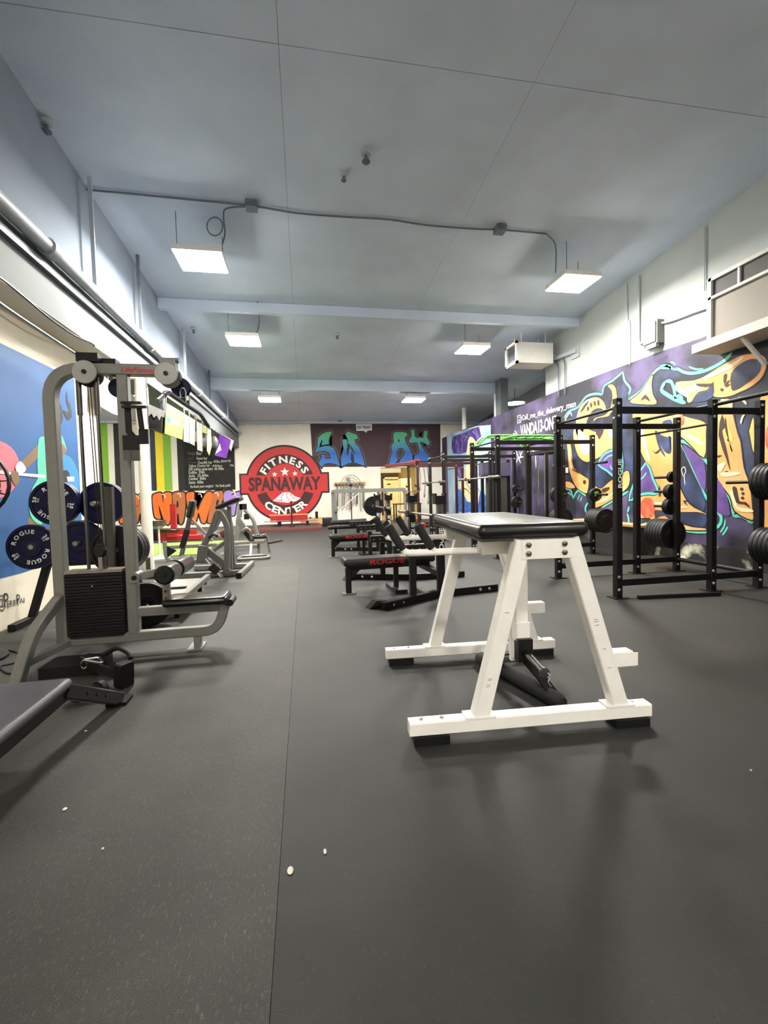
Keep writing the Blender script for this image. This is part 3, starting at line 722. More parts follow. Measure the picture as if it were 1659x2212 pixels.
# ---- right wall: graffiti
P_PUR = mat('paint_galaxy', (34, 34, 46), .6, scale=1.3, rgb2=(102, 88, 130), thr=(.40, .68), detail=8)
P_NVY = mat('paint_nightblue', (24, 28, 44), .6, scale=2.2, rgb2=(62, 78, 122), thr=(.45, .75), detail=8)
P_PEA = mat('paint_peach', (228, 158, 90), .55, scale=1.6, rgb2=(242, 194, 128), thr=(.42, .72), detail=2)
P_CRM = mat('paint_cream', (250, 228, 182), .55, var=.05); P_TUR = mat('paint_turquoise', (98, 208, 184), .55, var=.07)
P_OLV = mat('paint_olive', (206, 186, 96), .55, var=.08); P_DBR = mat('paint_darkbrown', (58, 36, 30), .6)
P_COR = mat('paint_coral', (222, 84, 58), .55, scale=5, rgb2=(240, 140, 100), thr=(.45, .7)); P_VIO = mat('paint_violet', (106, 74, 150), .6, scale=4, rgb2=(78, 56, 112), thr=(.4, .65), detail=6)
q = [(6.448, 20, 3.76), (6.448, 10, 3.77), (6.448, 7, 3.72), (6.448, 6.3, 3.68), (6.448, -6, 3.66), (6.448, -6, .3), (6.448, 20, .28)]
struct('mural_field', MB().poly(q), P_PUR, wr)
# scraped base of the wall with white flecks
M_BASE = mat('scraped_base', (34, 34, 32), .7, scale=2.5, rgb2=(214, 212, 188), thr=(.56, .70), detail=12)
struct('scraped_base', MB().poly([(6.447, 20, 0), (6.447, 20, .3), (6.447, 13, .42), (6.447, 9, .34), (6.447, 6.5, .3), (6.447, -6, .3), (6.447, -6, 0)]), M_BASE, wr)
R_ = lambda s: zc(1180, 720, .28873, s)
def pr(nm, s, m, lay, n=3): return paint(nm, 'R', R_(s), m, lay, n)
N_ = lambda s: zc(1420, 1160, .25105, s)
for s in ('198,168 235,160 250,182 278,206 215,216 202,195', '500,255 600,265 720,292 800,298 800,314 600,302 520,276', '0,164 60,170 110,184 110,192 0,190', '905,325 952,340 1000,350 1000,368 908,356', '-120,60 -60,90 0,150 0,170 -70,140 -130,90'):
    paint('bare_patch', 'R', N_(s), mat('bare_plaster', (226, 222, 196), .8, var=.2, scale=12), 2, 2)
# turquoise contour, night-blue body
_O = {'A': (1200, 760), 'B': (1200, 960), 'C': (1409, 700), 'D': (1409, 930)}
def tr(s):
    """'A x,y x,y C x,y' : points traced in four enlarged crops of the photo"""
    out = []; o = (0, 0)
    for q in s.split():
        if q in _O: o = _O[q]
        else:
            a, b = q.split(','); out.append((o[0]+float(a)*.2626, o[1]+float(b)*.2626))
    return out
BODY = 'A 70,545 110,490 185,455 250,370 330,345 385,352 400,280 470,235 553,165 570,240 615,300 600,352 602,392 700,320 760,230 830,150 900,115 950,130 C 60,355 120,340 175,375 210,370 260,395 330,405 430,385 530,340 610,285 650,240 760,150 952,120 1200,100 1300,300 1300,900 D 1300,700 952,850 860,785 740,705 668,708 640,560 520,370 425,230 300,110 222,85 232,130 330,330 430,530 515,645 565,710 545,785 430,835 250,820 B 790,700 730,680 680,640 600,560 590,450 600,385 500,445 380,520 250,560 260,490 250,425 185,380 145,445 120,372 70,365'
struct('graffiti_body', MB().poly(smooth_pts(on(tr(BODY), 'R', 1), 2, True)), P_NVY, wr)
def ts(s, w=.05, lay=3, m=None, n=3, closed=False): return stroke('graffiti_contour', 'R', tr(s), w, m or P_TUR, lay, n=n, closed=closed)
# black shadow under the turquoise, then the turquoise itself
for s in ('A 70,545 110,490 185,455 250,370 330,345 385,352', 'A 385,352 400,280 470,235 553,165', 'A 553,165 570,240 615,300 600,352', 'A 600,392 700,320 760,230 830,150 900,115 950,130 C 60,355 120,340 175,375', 'C 175,375 210,370 260,395 330,405 430,385 530,340 610,285 655,235',
          'D 900,820 860,785 740,705 668,708', 'D 668,708 640,560 520,370 425,230 300,110 222,85', 'D 222,85 232,130 330,330 430,530 515,645 565,710 545,785 430,835 250,820', 'B 600,385 500,445 380,520', 'B 250,560 245,520 265,480', 'B 250,425 185,380 145,445', 'B 145,445 120,372 70,365', 'B 780,655 720,660 685,725', 'B 590,570 600,610 603,665', 'B 605,510 592,560'):
    ts(s, .085, 2, P_BLK); ts(s, .052, 3)
for s in ('D 600,730 590,790 560,840', 'D 620,790 600,830 575,860', 'D 780,745 820,765 860,800', 'C 150,310 175,320 190,335', 'C 300,350 360,372 420,370', 'B 200,410 180,460', 'B 220,430 200,470', 'D 270,140 290,180 300,220', 'B 90,410 110,400 130,420'):
    ts(s, .03, 3)
def face(s, m=None, outl=.022, lay=4, n=3): paint('graffiti_face', 'R', tr(s), m or P_PEA, lay, n, outl, P_BLK)
for s in ('A 175,530 200,455 245,405 300,378 355,378 400,420 415,470 400,500 385,470 340,465 300,490 270,540 255,580 240,640 190,700 165,640',
          'A 430,280 470,270 500,320 500,450 455,500 430,530 345,545 315,572 325,545 400,522 440,485 458,440 468,380 462,320',
          'A 150,640 230,620 330,660 400,630 500,605 530,700 515,800 440,800 380,855 310,890 250,905 190,860 155,750',
          'A 95,748 122,755 140,900 B 122,40 150,190 230,260 272,292 262,385 245,400 180,360 140,290 110,190 100,60',
          'B 70,310 120,310 160,350 130,362 70,345',
          'B 310,330 370,365 440,310 500,270 545,240 600,220 605,330 540,400 420,480 330,520 300,500 370,430',
          'A 612,412 700,330 770,220 800,195 790,260 800,350 830,425 720,430',
          'A 640,500 780,492 950,502 C 190,735 300,770 430,810 440,900 D 425,222 300,103 218,72 219,420 300,600 420,672 430,690 250,700 100,690 B 952,640 830,640 760,600 690,595 680,440 850,402 800,280 745,150 690,30 A 680,700 650,600',
          'D 215,765 330,795 430,805 430,820 250,812', 'C 195,480 330,466 430,430 540,360 650,300 740,255 850,243 905,260 937,300 930,370 890,450 800,520 720,557 650,588 560,602 500,592 440,560 370,580 320,640 290,640 280,595 220,560',
          'C 520,720 540,640 650,620 662,740 700,900 D 725,100 750,300 800,450 822,650 822,735 680,662 640,540 520,355 520,60'):
    face(s)
face('C 800,870 832,770 838,952 D 832,180 800,20', P_OLV); face('C 880,640 960,555 1200,540 1300,700 D 1300,600 952,820 925,700 920,100 C 900,900', P_PEA)
def over(nm, s, m, lay=6, n=3): paint(nm, 'R', tr(s), m, lay, n)
for s in ('A 818,648 880,690 952,702 D 100,30 150,60 152,185 100,172 60,100 A 905,865 850,790', 'D 218,180 240,135 330,330 428,545 420,662 330,602 250,485 218,390', 'D 20,655 100,660 215,670 428,680 428,790 330,785 215,742 100,702 30,720 18,690',
          'C 647,410 720,330 810,288 882,300 892,370 850,432 760,500 690,542 652,535', 'C 330,632 380,560 450,540 500,482 497,600 400,640', 'C 235,725 330,735 430,790 300,765', 'A 880,575 952,560 952,640 900,635'):
    over('graffiti_shadow', s, P_NVY)
for s, m in (('B 360,168 390,100 445,62 505,52 540,70 540,240 492,262 425,212', P_VIO), ('B 742,165 798,285 838,392 760,394 675,415 620,440 650,330', P_VIO), ('D 250,120 330,170 430,270 430,500 340,330', P_VIO), ('D 520,400 600,500 640,690 570,690 520,640', P_VIO)):
    over('graffiti_inset', s, m)
for s in ('B 352,168 386,95 440,57 500,47 545,62 548,245 492,270 422,216', 'B 743,152 800,280 845,400 760,402 672,422 605,465 640,330'):
    ts(s, .075, 5, P_BLK, closed=True, n=2); ts(s, .045, 7, closed=True, n=2)
ts('C 110,470 75,540 120,580 190,620 C 275,650', .07, 7); ts('C 110,470 155,475 180,540 190,600 220,590 250,620', .06, 7); ts('B 450,170 465,205 490,150', .03, 7); ts('B 400,130 440,95 500,85', .03, 7)
ts('B 680,300 720,270 750,230', .03, 7); ts('C 555,740 600,850 640,950 D 620,90', .1, 6, P_OLV); ts('D 255,380 240,320 265,300 275,340 262,370 270,450', .014, 7, M_WHT); ts('C 710,600 750,630 775,660', .03, 7, P_CRM); ts('C 765,730 740,770 728,820', .03, 7, P_CRM); ts('A 90,590 80,560 120,500 135,530', .03, 5, P_CRM)
for s in ('A 185,640 250,690 300,760 250,850 200,800', 'A 430,640 470,650 490,720 440,690', 'C 190,500 260,530 300,590 280,600 200,550', 'C 280,530 340,500 460,500 330,560', 'C 430,430 640,330 740,270 740,290 650,360 450,450', 'D 250,30 330,40 410,100 400,120 300,60', 'D 530,300 560,270 600,260 590,300 560,340', 'D 640,500 680,520 700,620 820,650 820,672 690,650', 'D 560,350 700,340 720,360 600,380', 'A 690,640 720,640 760,800 780,900 740,830', 'D 0,600 60,590 150,610 300,630 160,640', 'B 900,480 952,490 952,520 910,520', 'A 660,400 700,360 770,260 775,330 720,350', 'B 110,60 125,130 140,200 120,180', 'B 340,480 420,430 480,390 420,460', 'A 250,400 300,385 270,420 230,460', 'C 560,620 640,630 645,720 620,660'):
    over('graffiti_highlight', s, P_CRM, 7)
for s in ('A 262,450 278,460 265,492 258,475', 'A 285,420 300,425 298,458 285,450', 'A 312,408 328,410 330,444 318,440', 'A 345,400 360,400 358,442 345,435', 'A 330,665 400,625 360,722 345,690', 'C 360,490 480,490 510,470 480,512 390,517', 'C 588,420 612,410 602,470 585,482', 'C 590,490 642,458 612,500 642,488 610,522', 'D 658,470 692,470 712,578 770,588 802,638 750,602 690,592', 'D 255,575 302,578 272,590 297,617 268,602', 'A 700,402 740,350 782,412 735,385', 'D 525,208 572,202 545,222', 'B 140,195 202,245 150,217', 'B 380,368 442,350 432,377 388,397', 'A 790,800 820,828 862,790 852,822 820,838', 'C 574,740 600,850 D 570,0 600,120 642,330 610,240 545,40', 'C 600,760 D 600,0 632,90 657,168 640,140', 'B 850,330 870,400 850,430', 'A 200,500 240,430 280,400 225,480', 'D 590,338 618,332 620,342', 'B 820,560 850,580 830,610 815,600'):
    over('graffiti_accent', s, P_DBR, 8, 2)
for o_, c_ in (('D', (735, 480)), ('D', (745, 518)), ('D', (742, 555)), ('C', (572, 540)), ('B', (238, 310))):
    paint('graffiti_dot', 'R', tr(o_+' '+' '.join('%g,%g' % p for p in ell(c_[0], c_[1], 13, 17 if o_ == 'B' else 13, 12))), P_DBR, 8, 1)
for o_, cx, cy, rx, ry in (('B', 755, 522, 64, 84), ('C', 238, 788, 24, 46), ('A', 488, 735, 16, 54), ('D', 965, 60, 36, 110)):
    paint('graffiti_cheek', 'R', tr(o_+' '+' '.join('%g,%g' % p for p in ell(cx, cy, rx, ry, 20))), P_COR, 8, 1)
for s in ('C 262,320 300,270 360,232 430,225 560,240 520,320 400,360 300,350', 'A 590,170 700,110 880,40 930,40 760,200 660,300 600,280', 'B 90,420 230,440 235,600 150,620 90,520', 'D 250,850 430,850 430,952 250,952', 'D 560,860 680,820 700,930 600,950', 'C 0,290 60,250 130,240 120,320 60,335'):
    over('graffiti_cloud', s, P_VIO, 0)
# blue-robed faceless drapery farther along the wall
for s, m in (('965,940 1030,920 1060,918 1062,1130 970,1125', mat('paint_paleblue', (196, 218, 236), .6, scale=.8, rgb2=(128, 172, 216), thr=(.45, .7))), ):
    paint('mural_backdrop', 'R', [tuple(map(float, p.split(','))) for p in s.split()], m, 1, 1)
D_ = lambda s: zc(860, 900, .12055, s)
for s, m, l in (('1000,350 1190,290 1450,180 1480,500 1420,560 1380,440 1300,360 1250,430 1220,640 990,660 960,450', mat('paint_purple', (74, 58, 128), .6, scale=3, rgb2=(112, 96, 168), thr=(.45, .6)), 2),
                ('1030,800 1160,790 1170,960 1150,1110 1100,1140 1040,950', MATS['paint_purple'], 2),
                ('1255,420 1300,358 1360,400 1420,540 1420,900 1390,1100 1440,1400 1440,1560 1300,1560 1200,1500 1100,1290 1150,1080 1200,950 1230,640', P_CRM, 3),
                ('1030,1320 1110,1300 1180,1400 1240,1520 1310,1540 1320,1700 1080,1700 1040,1500', mat('paint_royal', (40, 98, 190), .6, scale=6, rgb2=(70, 132, 214), thr=(.45, .62)), 4),
                ('1440,1540 1480,1320 1560,1400 1620,1490 1640,1710 1430,1710', MATS['paint_royal'], 4), ('1290,950 1320,900 1330,1130 1290,1110', P_COR, 5)):
    paint('mural_drapery', 'R', D_(s), m, l, 2)
for s in ('1120,1290 1220,1300 1300,1390', '1200,950 1210,1150 1310,1330', '1440,800 1480,900 1440,1030', '1200,820 1210,900', '1430,1270 1470,1380'):
    stroke('mural_fold', 'R', D_(s), .035, P_BLK, 6)
for s in ('1040,420 1080,540 1060,640', '1120,380 1150,480 1140,600', '1190,330 1230,380 1250,320', '1330,260 1400,330 1430,440', '1390,230 1440,360 1470,470', '1060,960 1110,1000 1130,1080'):
    stroke('mural_fold', 'R', D_(s), .07, mat('paint_lavender', (146, 130, 190), .6), 4)
# white writing
T_ = lambda s: zc(1100, 850, .09645, s)
def rt(nm, txt, a, b, h, lay=9, bold=.02, dz=0):
    A = at(*T_(a)[0], X=6.43); B = at(*T_(b)[0], X=6.43); t = MB()
    text(t, txt, A, B-A, (0, 0, 1), h, width=(B-A).length, bold=bold); struct(nm, t, M_WHT, wr)
rt('mural_writing', ':Call_me_the_delevery_man', '265,605', '1490,288', .15, bold=.02)
rt('mural_writing', 'VANDA13-ONE', '250,960', '1060,770', .33, bold=.035)
stroke('mural_writing', 'R', T_('182,505 255,485 262,640 185,662'), .035, M_WHT, 9, closed=True, n=1)
stroke('mural_writing', 'R', T_('190,545 258,528'), .03, M_WHT, 9, n=1)
paint('mural_writing', 'R', T_(' '.join('%g,%g' % p for p in ell(224, 600, 16, 20, 12))), M_WHT, 9, 1)
for s in ('90,890 150,940 175,1000', '120,830 180,915', '680,1000 1000,940 1040,790', '145,1260 200,1420 255,1560', '150,1570 200,1440 320,1420', '240,1270 250,1390 300,1280', '430,1270 440,1390', '500,1280 550,1280 545,1360 505,1350', '590,1390 600,1660', '700,1270 730,1370', '670,1300 740,1300'):
    stroke('mural_writing', 'R', T_(s), .05, M_WHT, 9, n=2)
for s in ('540,900 545,1010', '640,880 650,1010'):
    stroke('mural_drip', 'R', T_(s), .05, mat('paint_grey', (150, 148, 144), .6), 8, n=1)
solo('wall_socket', MB().bx(6.4, 6.45, *sorted((at(1218, 1017, X=6.43).y, at(1226, 1017, X=6.43).y)), at(1222, 1022, X=6.43).z, at(1222, 1010, X=6.43).z), M_WHITE, 'small white socket plate on the graffiti wall behind the first rack', 'socket', loc=at(1222, 1016, X=6.43))
# ------------------------------------------------------------------ white reverse-hyper bench
rh = Thing('hyper_bench', 'white steel prone bench with a black padded top, nearest in the aisle', 'exercise bench', (1.155, 2.13, 0), math.radians(-4), local=True)
D = .0375
for v in (0, 1.06):
    rail = rh.part('foot_rail', MB().rsweep([(-.665, v, .08), (.665, v, .08)], .075, .07, (0, 1, 0), .006), M_WHITE)
    for u0, u1 in ((-.645, -.46), (.45, .645)):
        rh.part('rubber_foot', MB().prism([(u0, v-.05, .001), (u1, v-.05, .001), (u1, v+.05, .001), (u0, v+.05, .001)], (0, 0, .044)), M_BLKRUB, rail)
    b = MB()
    for u in (-.6, -.49, .57): b.lathe([(.011, 0), (.011, .006), (.004, .011)], (u, v, .115), n=10)
    rh.part('bolts', b, M_BOLT, rail, stuff=True)
    for ub, ut, sg in ((-.285, -.045, -1), (.49, .215, 1)):
        leg = rh.part('leg', MB().rsweep([(ub, v, .118), (ut, v, 1.03)], .075, .085, (0, 1, 0), .006), M_WHITE)
        rh.part('weld_plate', MB().bx(ub-.085, ub+.075, v-.042, v+.042, .114, .124), M_WHITE, leg)
        if v == 0:
            s = MB(); rr = random.Random(sg+5)
            for k in range(5):
                z = .2+rr.random()*.5; t_ = (z-.118)/.912; uu = ub+(ut-ub)*t_
                s.poly([(uu-.02+rr.random()*.03, -.0385, z), (uu+rr.random()*.02, -.0385, z+.003), (uu, -.0385, z+.005), (uu-.02, -.0385, z+.002)])
            rh.part('scuffs', s, mat('light_scuff', (150, 140, 132), .6), leg, stuff=True)
    cp = rh.part('top_plate', MB().bx(-.06, .23, v-.041 if v == 0 else v-.03, v+.03, .935, 1.035), M_WHITE)
    b = MB()
    for u in (-.025, .17):
        for z in (.965, 1.01): b.lathe([(.014, 0), (.014, .008), (.006, .013)], (u, v-.041, z), axis=(0, -1, 0), n=12)
    if v == 0: rh.part('bolts', b, mat('dull_bolt', (112, 104, 88), .4, metal=.8), cp, stuff=True)
    st = rh.part('bar_rest', MB().rsweep([(.43 if v == 0 else .42, v, .37), (.585, v, .37)], .07, .085, (0, 1, 0), .006), M_WHITE)
    if v == 0: rh.part('chipped_edge', MB().bx(.56, .586, -.036, .036, .409, .4135), M_SCUFF, st)
rh.part('pad_beam', MB().rsweep([(.05, -.02, .985), (.05, 1.08, .985)], .1, .09, (1, 0, 0), .004), M_WHITE)
for v in (.15, .93):
    rh.part('cross_channel', MB().bx(-.22, .27, v-.04, v+.04, .945, 1.03), M_WHITE)
    h = rh.part('handle_tube', MB().tube(fillet([(-.2, v, .965), (-.63, v, .965), (-.665, v, 1.0)], .03), .019, 12), M_WHITE)
    for u in (-.65, -.49):
        rh.part('handle_stub', MB().cyl((u+.012, v, .965), (u-.002, v, .992), .019, 12), M_WHITE, h)
        rh.part('foam_grip', MB().tube([(u, v, .988), (u-.045, v, 1.06), (u-.075, v, 1.115), (u-.078, v, 1.121)], [.023, .024, .024, .017], 14), M_FOAM, h)
rh.part('pad_board', MB().box((.035, .585, 1.037), (.56, 1.18, .018), Matrix.Rotation(math.radians(-1.5), 3, 'Z')), mat('pad_board', (40, 36, 32), .7))
rh.part('pad', MB().pad((.035, .585, 1.082), (.6, 1.23, .075), Matrix.Rotation(math.radians(-1.5), 3, 'Z'), .035), mat('pad_vinyl', (24, 22, 21), .34, spec=.4, var=.2, scale=5, bump=.12, bscale=14, coat=.15))
# pendulum
rh.part('pivot_tube', MB().cyl((.16, .36, .915), (.16, .66, .915), .03, 14), M_WHITE)
pn = rh.part('pendulum', MB().rsweep([(.16, .5, .94), (.16, .5, .2)], .05, .085, (0, 1, 0), .005).rsweep([(.125, .56, .94), (.125, .56, .17)], .04, .03, (0, 1, 0), .004), M_WHITE)
rh.part('sleeve', MB().rsweep([(.162, .495, .44), (.162, .495, .33)], .07, .1, (0, 1, 0), .008), M_WHITE, pn)
rh.part('bracket', MB().bx(.115, .21, .43, .5, .2, .345), M_BLACK, pn)
rh.part('loading_pin', MB().cyl((.165, .43, .255), (.165, .2, .232), .025, 14).cyl((.165, .2, .232), (.165, .185, .23), .032, 14), MATS['black_vinyl'], pn)
rh.part('loading_pin', MB().cyl((.165, .57, .255), (.165, .88, .285), .025, 14), MATS['black_vinyl'], pn)
rh.part('spring_clip', MB().tube(smooth_pts([(.18, .19, .235), (.2, .18, .21), (.185, .18, .18), (.2, .17, .155)], 3), .004, 6), M_CHROME, pn)
a, b_ = (.27, .17, .05), (.02, .95, .05)
Ri = lambda p: p
rh.part('ankle_roller', MB().tube([a, (a[0]+.004-.012, a[1]+.03, a[2]), (b_[0]+.012, b_[1]-.03, b_[2]), b_], [.03, .046, .046, .03], 16), M_FOAM)
rh.part('strap', MB().rsweep([(.17, .44, .21), (.22, .36, .14), (.26, .22, .055)], .07, .01, (1, .3, 0), 0), M_BLACK)
rh.part('strap', MB().rsweep([(.15, .56, .21), (.1, .7, .15), (.035, .9, .055)], .07, .01, (1, .3, 0), 0), M_BLACK)

# ------------------------------------------------------------------ weight plates
def plate_mesh(r, t, hub=.026, rim=.03, dish=.008):
    return [(hub, -t/2), (r*.42, -t/2), (r*.46, -t/2+dish), (r-rim-.006, -t/2+dish), (r-rim, -t/2), (r-.006, -t/2), (r, -t/2+.006),
            (r, t/2-.006), (r-.006, t/2), (r-rim, t/2), (r-rim-.006, t/2-dish), (r*.46, t/2-dish), (r*.42, t/2), (hub, t/2)]
_PL = {}
def plate(p, r, t, m, label, group=None, axis='y', name='weight_plate', n=36):
    key = (r, t, m.name, axis)
    if key not in _PL:
        o = solo(name, MB().lathe(plate_mesh(r, t), (0, 0, 0), {'y': (0, 1, 0), 'x': (1, 0, 0)}[axis], n, closed_prof=True), m, label, 'weight plate', group)
        _PL[key] = o
    else:
        o = _PL[key].copy(); COL.objects.link(o); o['label'] = label
        if group: o['group'] = group
        elif 'group' in o: del o['group']
    o.location = p; return o

def barbell(c, d, label, L=2.1, group='barbells set in racks and benches'):
    d = V(d).normalized(); c = V(c)
    t = Thing('barbell', label, 'barbell', c, group=group)
    t.part('shaft', MB().cyl(c-d*(L/2-.42), c+d*(L/2-.42), .0145, 10), M_STEEL)
    for s in (-1, 1):
        a = c+d*s*(L/2-.42); b = c+d*s*L/2
        t.part('sleeve', MB().cyl(a, b, .025, 14), M_STEEL)
        t.part('collar', MB().cyl(a-d*s*.015, a+d*s*.025, .037, 14), M_STEEL)
    return t

# ------------------------------------------------------------------ power racks along the graffiti wall
XS = (3.56, 4.84, 5.52)
def bolt_mesh(mb, p, ax): mb.lathe([(.019, 0), (.019, .006), (.012, .014), (0, .016)], p, ax, 8)
def power_rack(y0, y1, label, H=2.3, mt=None, text_front=False, lowx=True, pegs=((1, -1, 1.31), (1, -1, .92), (1, -1, .55)), rear_pegs=(), name='power_rack'):
    mt = mt or M_BLACK
    t = Thing(name, label, 'power rack', (XS[1], (y0+y1)/2, 0))
    a = .038
    for yi, y in enumerate((y0, y1)):
        for xi, x in enumerate(XS):
            h = H if xi < 2 else H
            up = t.part('upright', MB().rsweep([(x, y, .008), (x, y, h)], .076, .076, (1, 0, 0), .005), mt)
            t.part('foot_plate', MB().bx(x-.09, x+.09, y-.075, y+.075, 0, .01), mt, up)
            b = MB()
            for z in (.1, .25, H-.2, H-.06):
                bolt_mesh(b, (x-.012, y-a, z), (0, -1, 0))
                if xi == 0 and z > 1: bolt_mesh(b, (x-a, y, z-.02), (-1, 0, 0))
            t.part('bolts', b, M_BOLT, up, stuff=True)
            hb = MB()
            for k in range(24):
                z = .4+k*.07
                if z < H-.3: hb.lathe([(.009, 0), (.009, .0006)], (x, y-a, z), (0, -1, 0), 6)
            t.part('holes', hb, MATS['paint_black'], up, stuff=True)
            if xi == 0 and yi == 0 and text_front:
                tx = MB(); text(tx, 'ROGUE', (x+.026, y-a-.001, 1.28), (0, 0, 1), (-1, 0, 0), .05, width=.33, bold=.03)
                t.part('lettering', tx, M_WHT, up)
        for x0, x1 in ((XS[0], XS[1]), (XS[1], XS[2])):
            t.part('cross_member', MB().rsweep([(x0+a, y, H-.13), (x1-a, y, H-.13)], .05, .076, (0, 1, 0), .004), mt)
            t.part('cross_member', MB().rsweep([(x0+a, y, .175), (x1-a, y, .175)], .05, .076, (0, 1, 0), .004), mt)
    for x, z, r in ((XS[0], H-.1, .016), (XS[1], H-.06, .02), (XS[1], H-.28, .014), (XS[2], .175, .03)):
        t.part('pull_up_bar', MB().cyl((x, y0+a, z), (x, y1-a, z), r, 12), mt)
    for k, (yi, sg, z) in enumerate(pegs):
        t.part('plate_peg', MB().cyl((XS[2], y0+sg*a, z), (XS[2], y0+sg*.42, z), .022, 12), mt)
    for yi, sg, z in rear_pegs:
        t.part('plate_peg', MB().cyl((XS[2], y1+sg*a, z), (XS[2], y1+sg*.42, z), .022, 12), mt)
    for y in (y0, y1):
        t.part('hook', MB().bx(XS[0]-.1, XS[0]-a, y-.03, y+.03, 1.44, 1.5).bx(XS[0]-.1, XS[0]-.085, y-.03, y+.03, 1.5, 1.54), mt) if name != 'power_rack' or y0 > 7 else None
    return t
ra = power_rack(4.53, 5.75, 'nearest black power rack with white lettering down its front post', text_front=True,
                pegs=((1, -1, 1.31), (1, -1, .53), (1, 1, 1.31)), rear_pegs=((1, 1, 1.42), (1, 1, 1.2), (1, 1, .97), (1, 1, .55)))
a = ra.part('pull_up_bar', MB().cyl((XS[1], 4.49, 2.24), (XS[1], 3.34, 2.24), .024, 12), M_BLACK)
for x in (XS[1], XS[2]):
    ra.part('upright', MB().rsweep([(x, 3.3, .008), (x, 3.3, 2.3)], .076, .076, (1, 0, 0), .005).bx(x-.09, x+.09, 3.22, 3.38, 0, .01), M_BLACK)
ra.part('cross_member', MB().rsweep([(XS[1]+.038, 3.3, 2.17), (XS[2]-.038, 3.3, 2.17)], .05, .076, (0, 1, 0), .004), M_BLACK)
rb = power_rack(7.72, 8.98, 'black power rack with neon green grips on top, behind the nearest rack', pegs=((1, -1, 1.75), (1, -1, 1.15), (1, -1, .66)), rear_pegs=((1, -1, 1.75), (1, -1, 1.15), (1, -1, .62)))
rc = power_rack(10.95, 12.2, 'black power rack in front of the blue robed mural', pegs=((1, -1, 1.3), (1, -1, .95)))
rd = power_rack(13.6, 14.85, 'farthest power rack, dark red, by the doorway', mt=mat('dark_red', (54, 16, 20), .45, var=.15), pegs=())
rd.part('angled_beam', MB().bar((3.5, 13.6, 2.2), (3.0, 15.9, 2.25), .12, .12), mat('pale_red', (126, 66, 66), .5))
rd.part('angled_beam', MB().bar((3.56, 13.4, 2.28), (3.56, 15.3, 2.28), .08, .08), M_RED)
# floor bar lying before the nearest rack
solo('floor_bar', MB().rsweep([at(1378, 1291, Z=.018), at(1555, 1283, Z=.018)], .045, .036, (0, 0, 1), .004), M_BLACK, 'flat black bar lying on the floor before the nearest power rack', 'bar', loc=at(1460, 1288, Z=.0))

def stack(x, y0, sg, z, specs, label, group, m=None):
    y = y0
    n = len(specs); W_ = ['frontmost', 'second', 'third', 'fourth', 'fifth', 'rearmost']
    for k, (r, t) in enumerate(specs):
        i = k if sg > 0 else n-1-k
        w = 'frontmost' if i == 0 else 'rearmost' if i == n-1 else W_[i]+' from front'
        plate((x, y+sg*t/2, z), r, t-.003, m or M_BLKRUB, label+', '+w, group); y += sg*t
G = 'plates stored on the rack posts'
stack(5.52, 4.48, -1, 1.31, [(.225, .05)]*4, 'large plate high at the right edge on the nearest rack', 'plates high on the nearest rack')
stack(5.52, 4.48, -1, .53, [(.225, .055)]*5, 'bumper plate low at the right edge on the nearest rack', 'plates low on the nearest rack')
stack(5.52, 5.80, 1, .55, [(.225, .058)]*6, 'bumper plate low behind the rear post of the nearest rack', 'bumper stack behind the rear post')
stack(5.52, 5.80, 1, 1.42, [(.085, .03)]*2, 'smallest plate on the top rear peg of the nearest rack', 'small plates on the top rear peg')
stack(5.52, 5.80, 1, 1.2, [(.11, .035)]*3, 'small plate on the middle rear peg of the nearest rack', 'small plates on the middle rear peg')
stack(5.52, 5.80, 1, .97, [(.13, .035)]*3, 'small plate just above the rear bumper stack of the nearest rack', 'small plates on the lower rear peg')
stack(5.52, 7.67, -1, .66, [(.225, .058)]*6, 'bumper plate in the low stack left of the lettered post', 'bumper stack on the second rack')
stack(5.52, 7.67, -1, 1.15, [(.125, .035)]*2, 'small plate on the peg with the green mark', 'small plates on the second rack')
stack(5.52, 8.93, -1, .62, [(.225, .06)]*4, 'bumper plate low on the rear of the green topped rack', 'bumper stack on the rear post of the second rack')
stack(5.52, 8.93, -1, 1.15, [(.19, .05)]*2, 'middle sized plate on the rear of the green topped rack', 'mid plates on the second rack')
stack(5.52, 8.93, -1, 1.75, [(.12, .04)]*2, 'small plate high on the rear of the green topped rack', 'small plates high on the second rack')
stack(5.52, 10.9, -1, 1.3, [(.11, .04)]*2, 'small plate on the upper peg by the blue robe mural', 'upper plates on the third rack')
stack(5.52, 10.9, -1, .95, [(.15, .05)]*2, 'round plate on the lower peg by the blue robe mural', 'lower plates on the third rack')
tk = MB()
for w in ((-.045, .05, -.06, .02), (-.01, .06, -.05, -.03), (.02, .05, -.02, .02)):
    tk.poly([(5.52+w[0], 7.59, 1.15+w[1]), (5.52+w[0]+.03, 7.59, 1.15+w[1]+.01), (5.52+w[2]+.03, 7.59, 1.15+w[3]), (5.52+w[2], 7.59, 1.15+w[3])])
solo('plate_sticker', tk, M_GREEN, 'scratchy green mark on the small plate of the second rack', 'sticker', loc=(5.52, 7.59, 1.15))
barbell((3.45, 8.45, 1.53), (0, 1, 0), 'barbell racked on the green topped power rack')
barbell((3.45, 11.6, 1.53), (0, 1, 0), 'barbell racked on the power rack before the blue robed mural')
barbell((3.45, 14.2, 1.3), (0, 1, 0), 'barbell racked on the farthest, dark red rack')
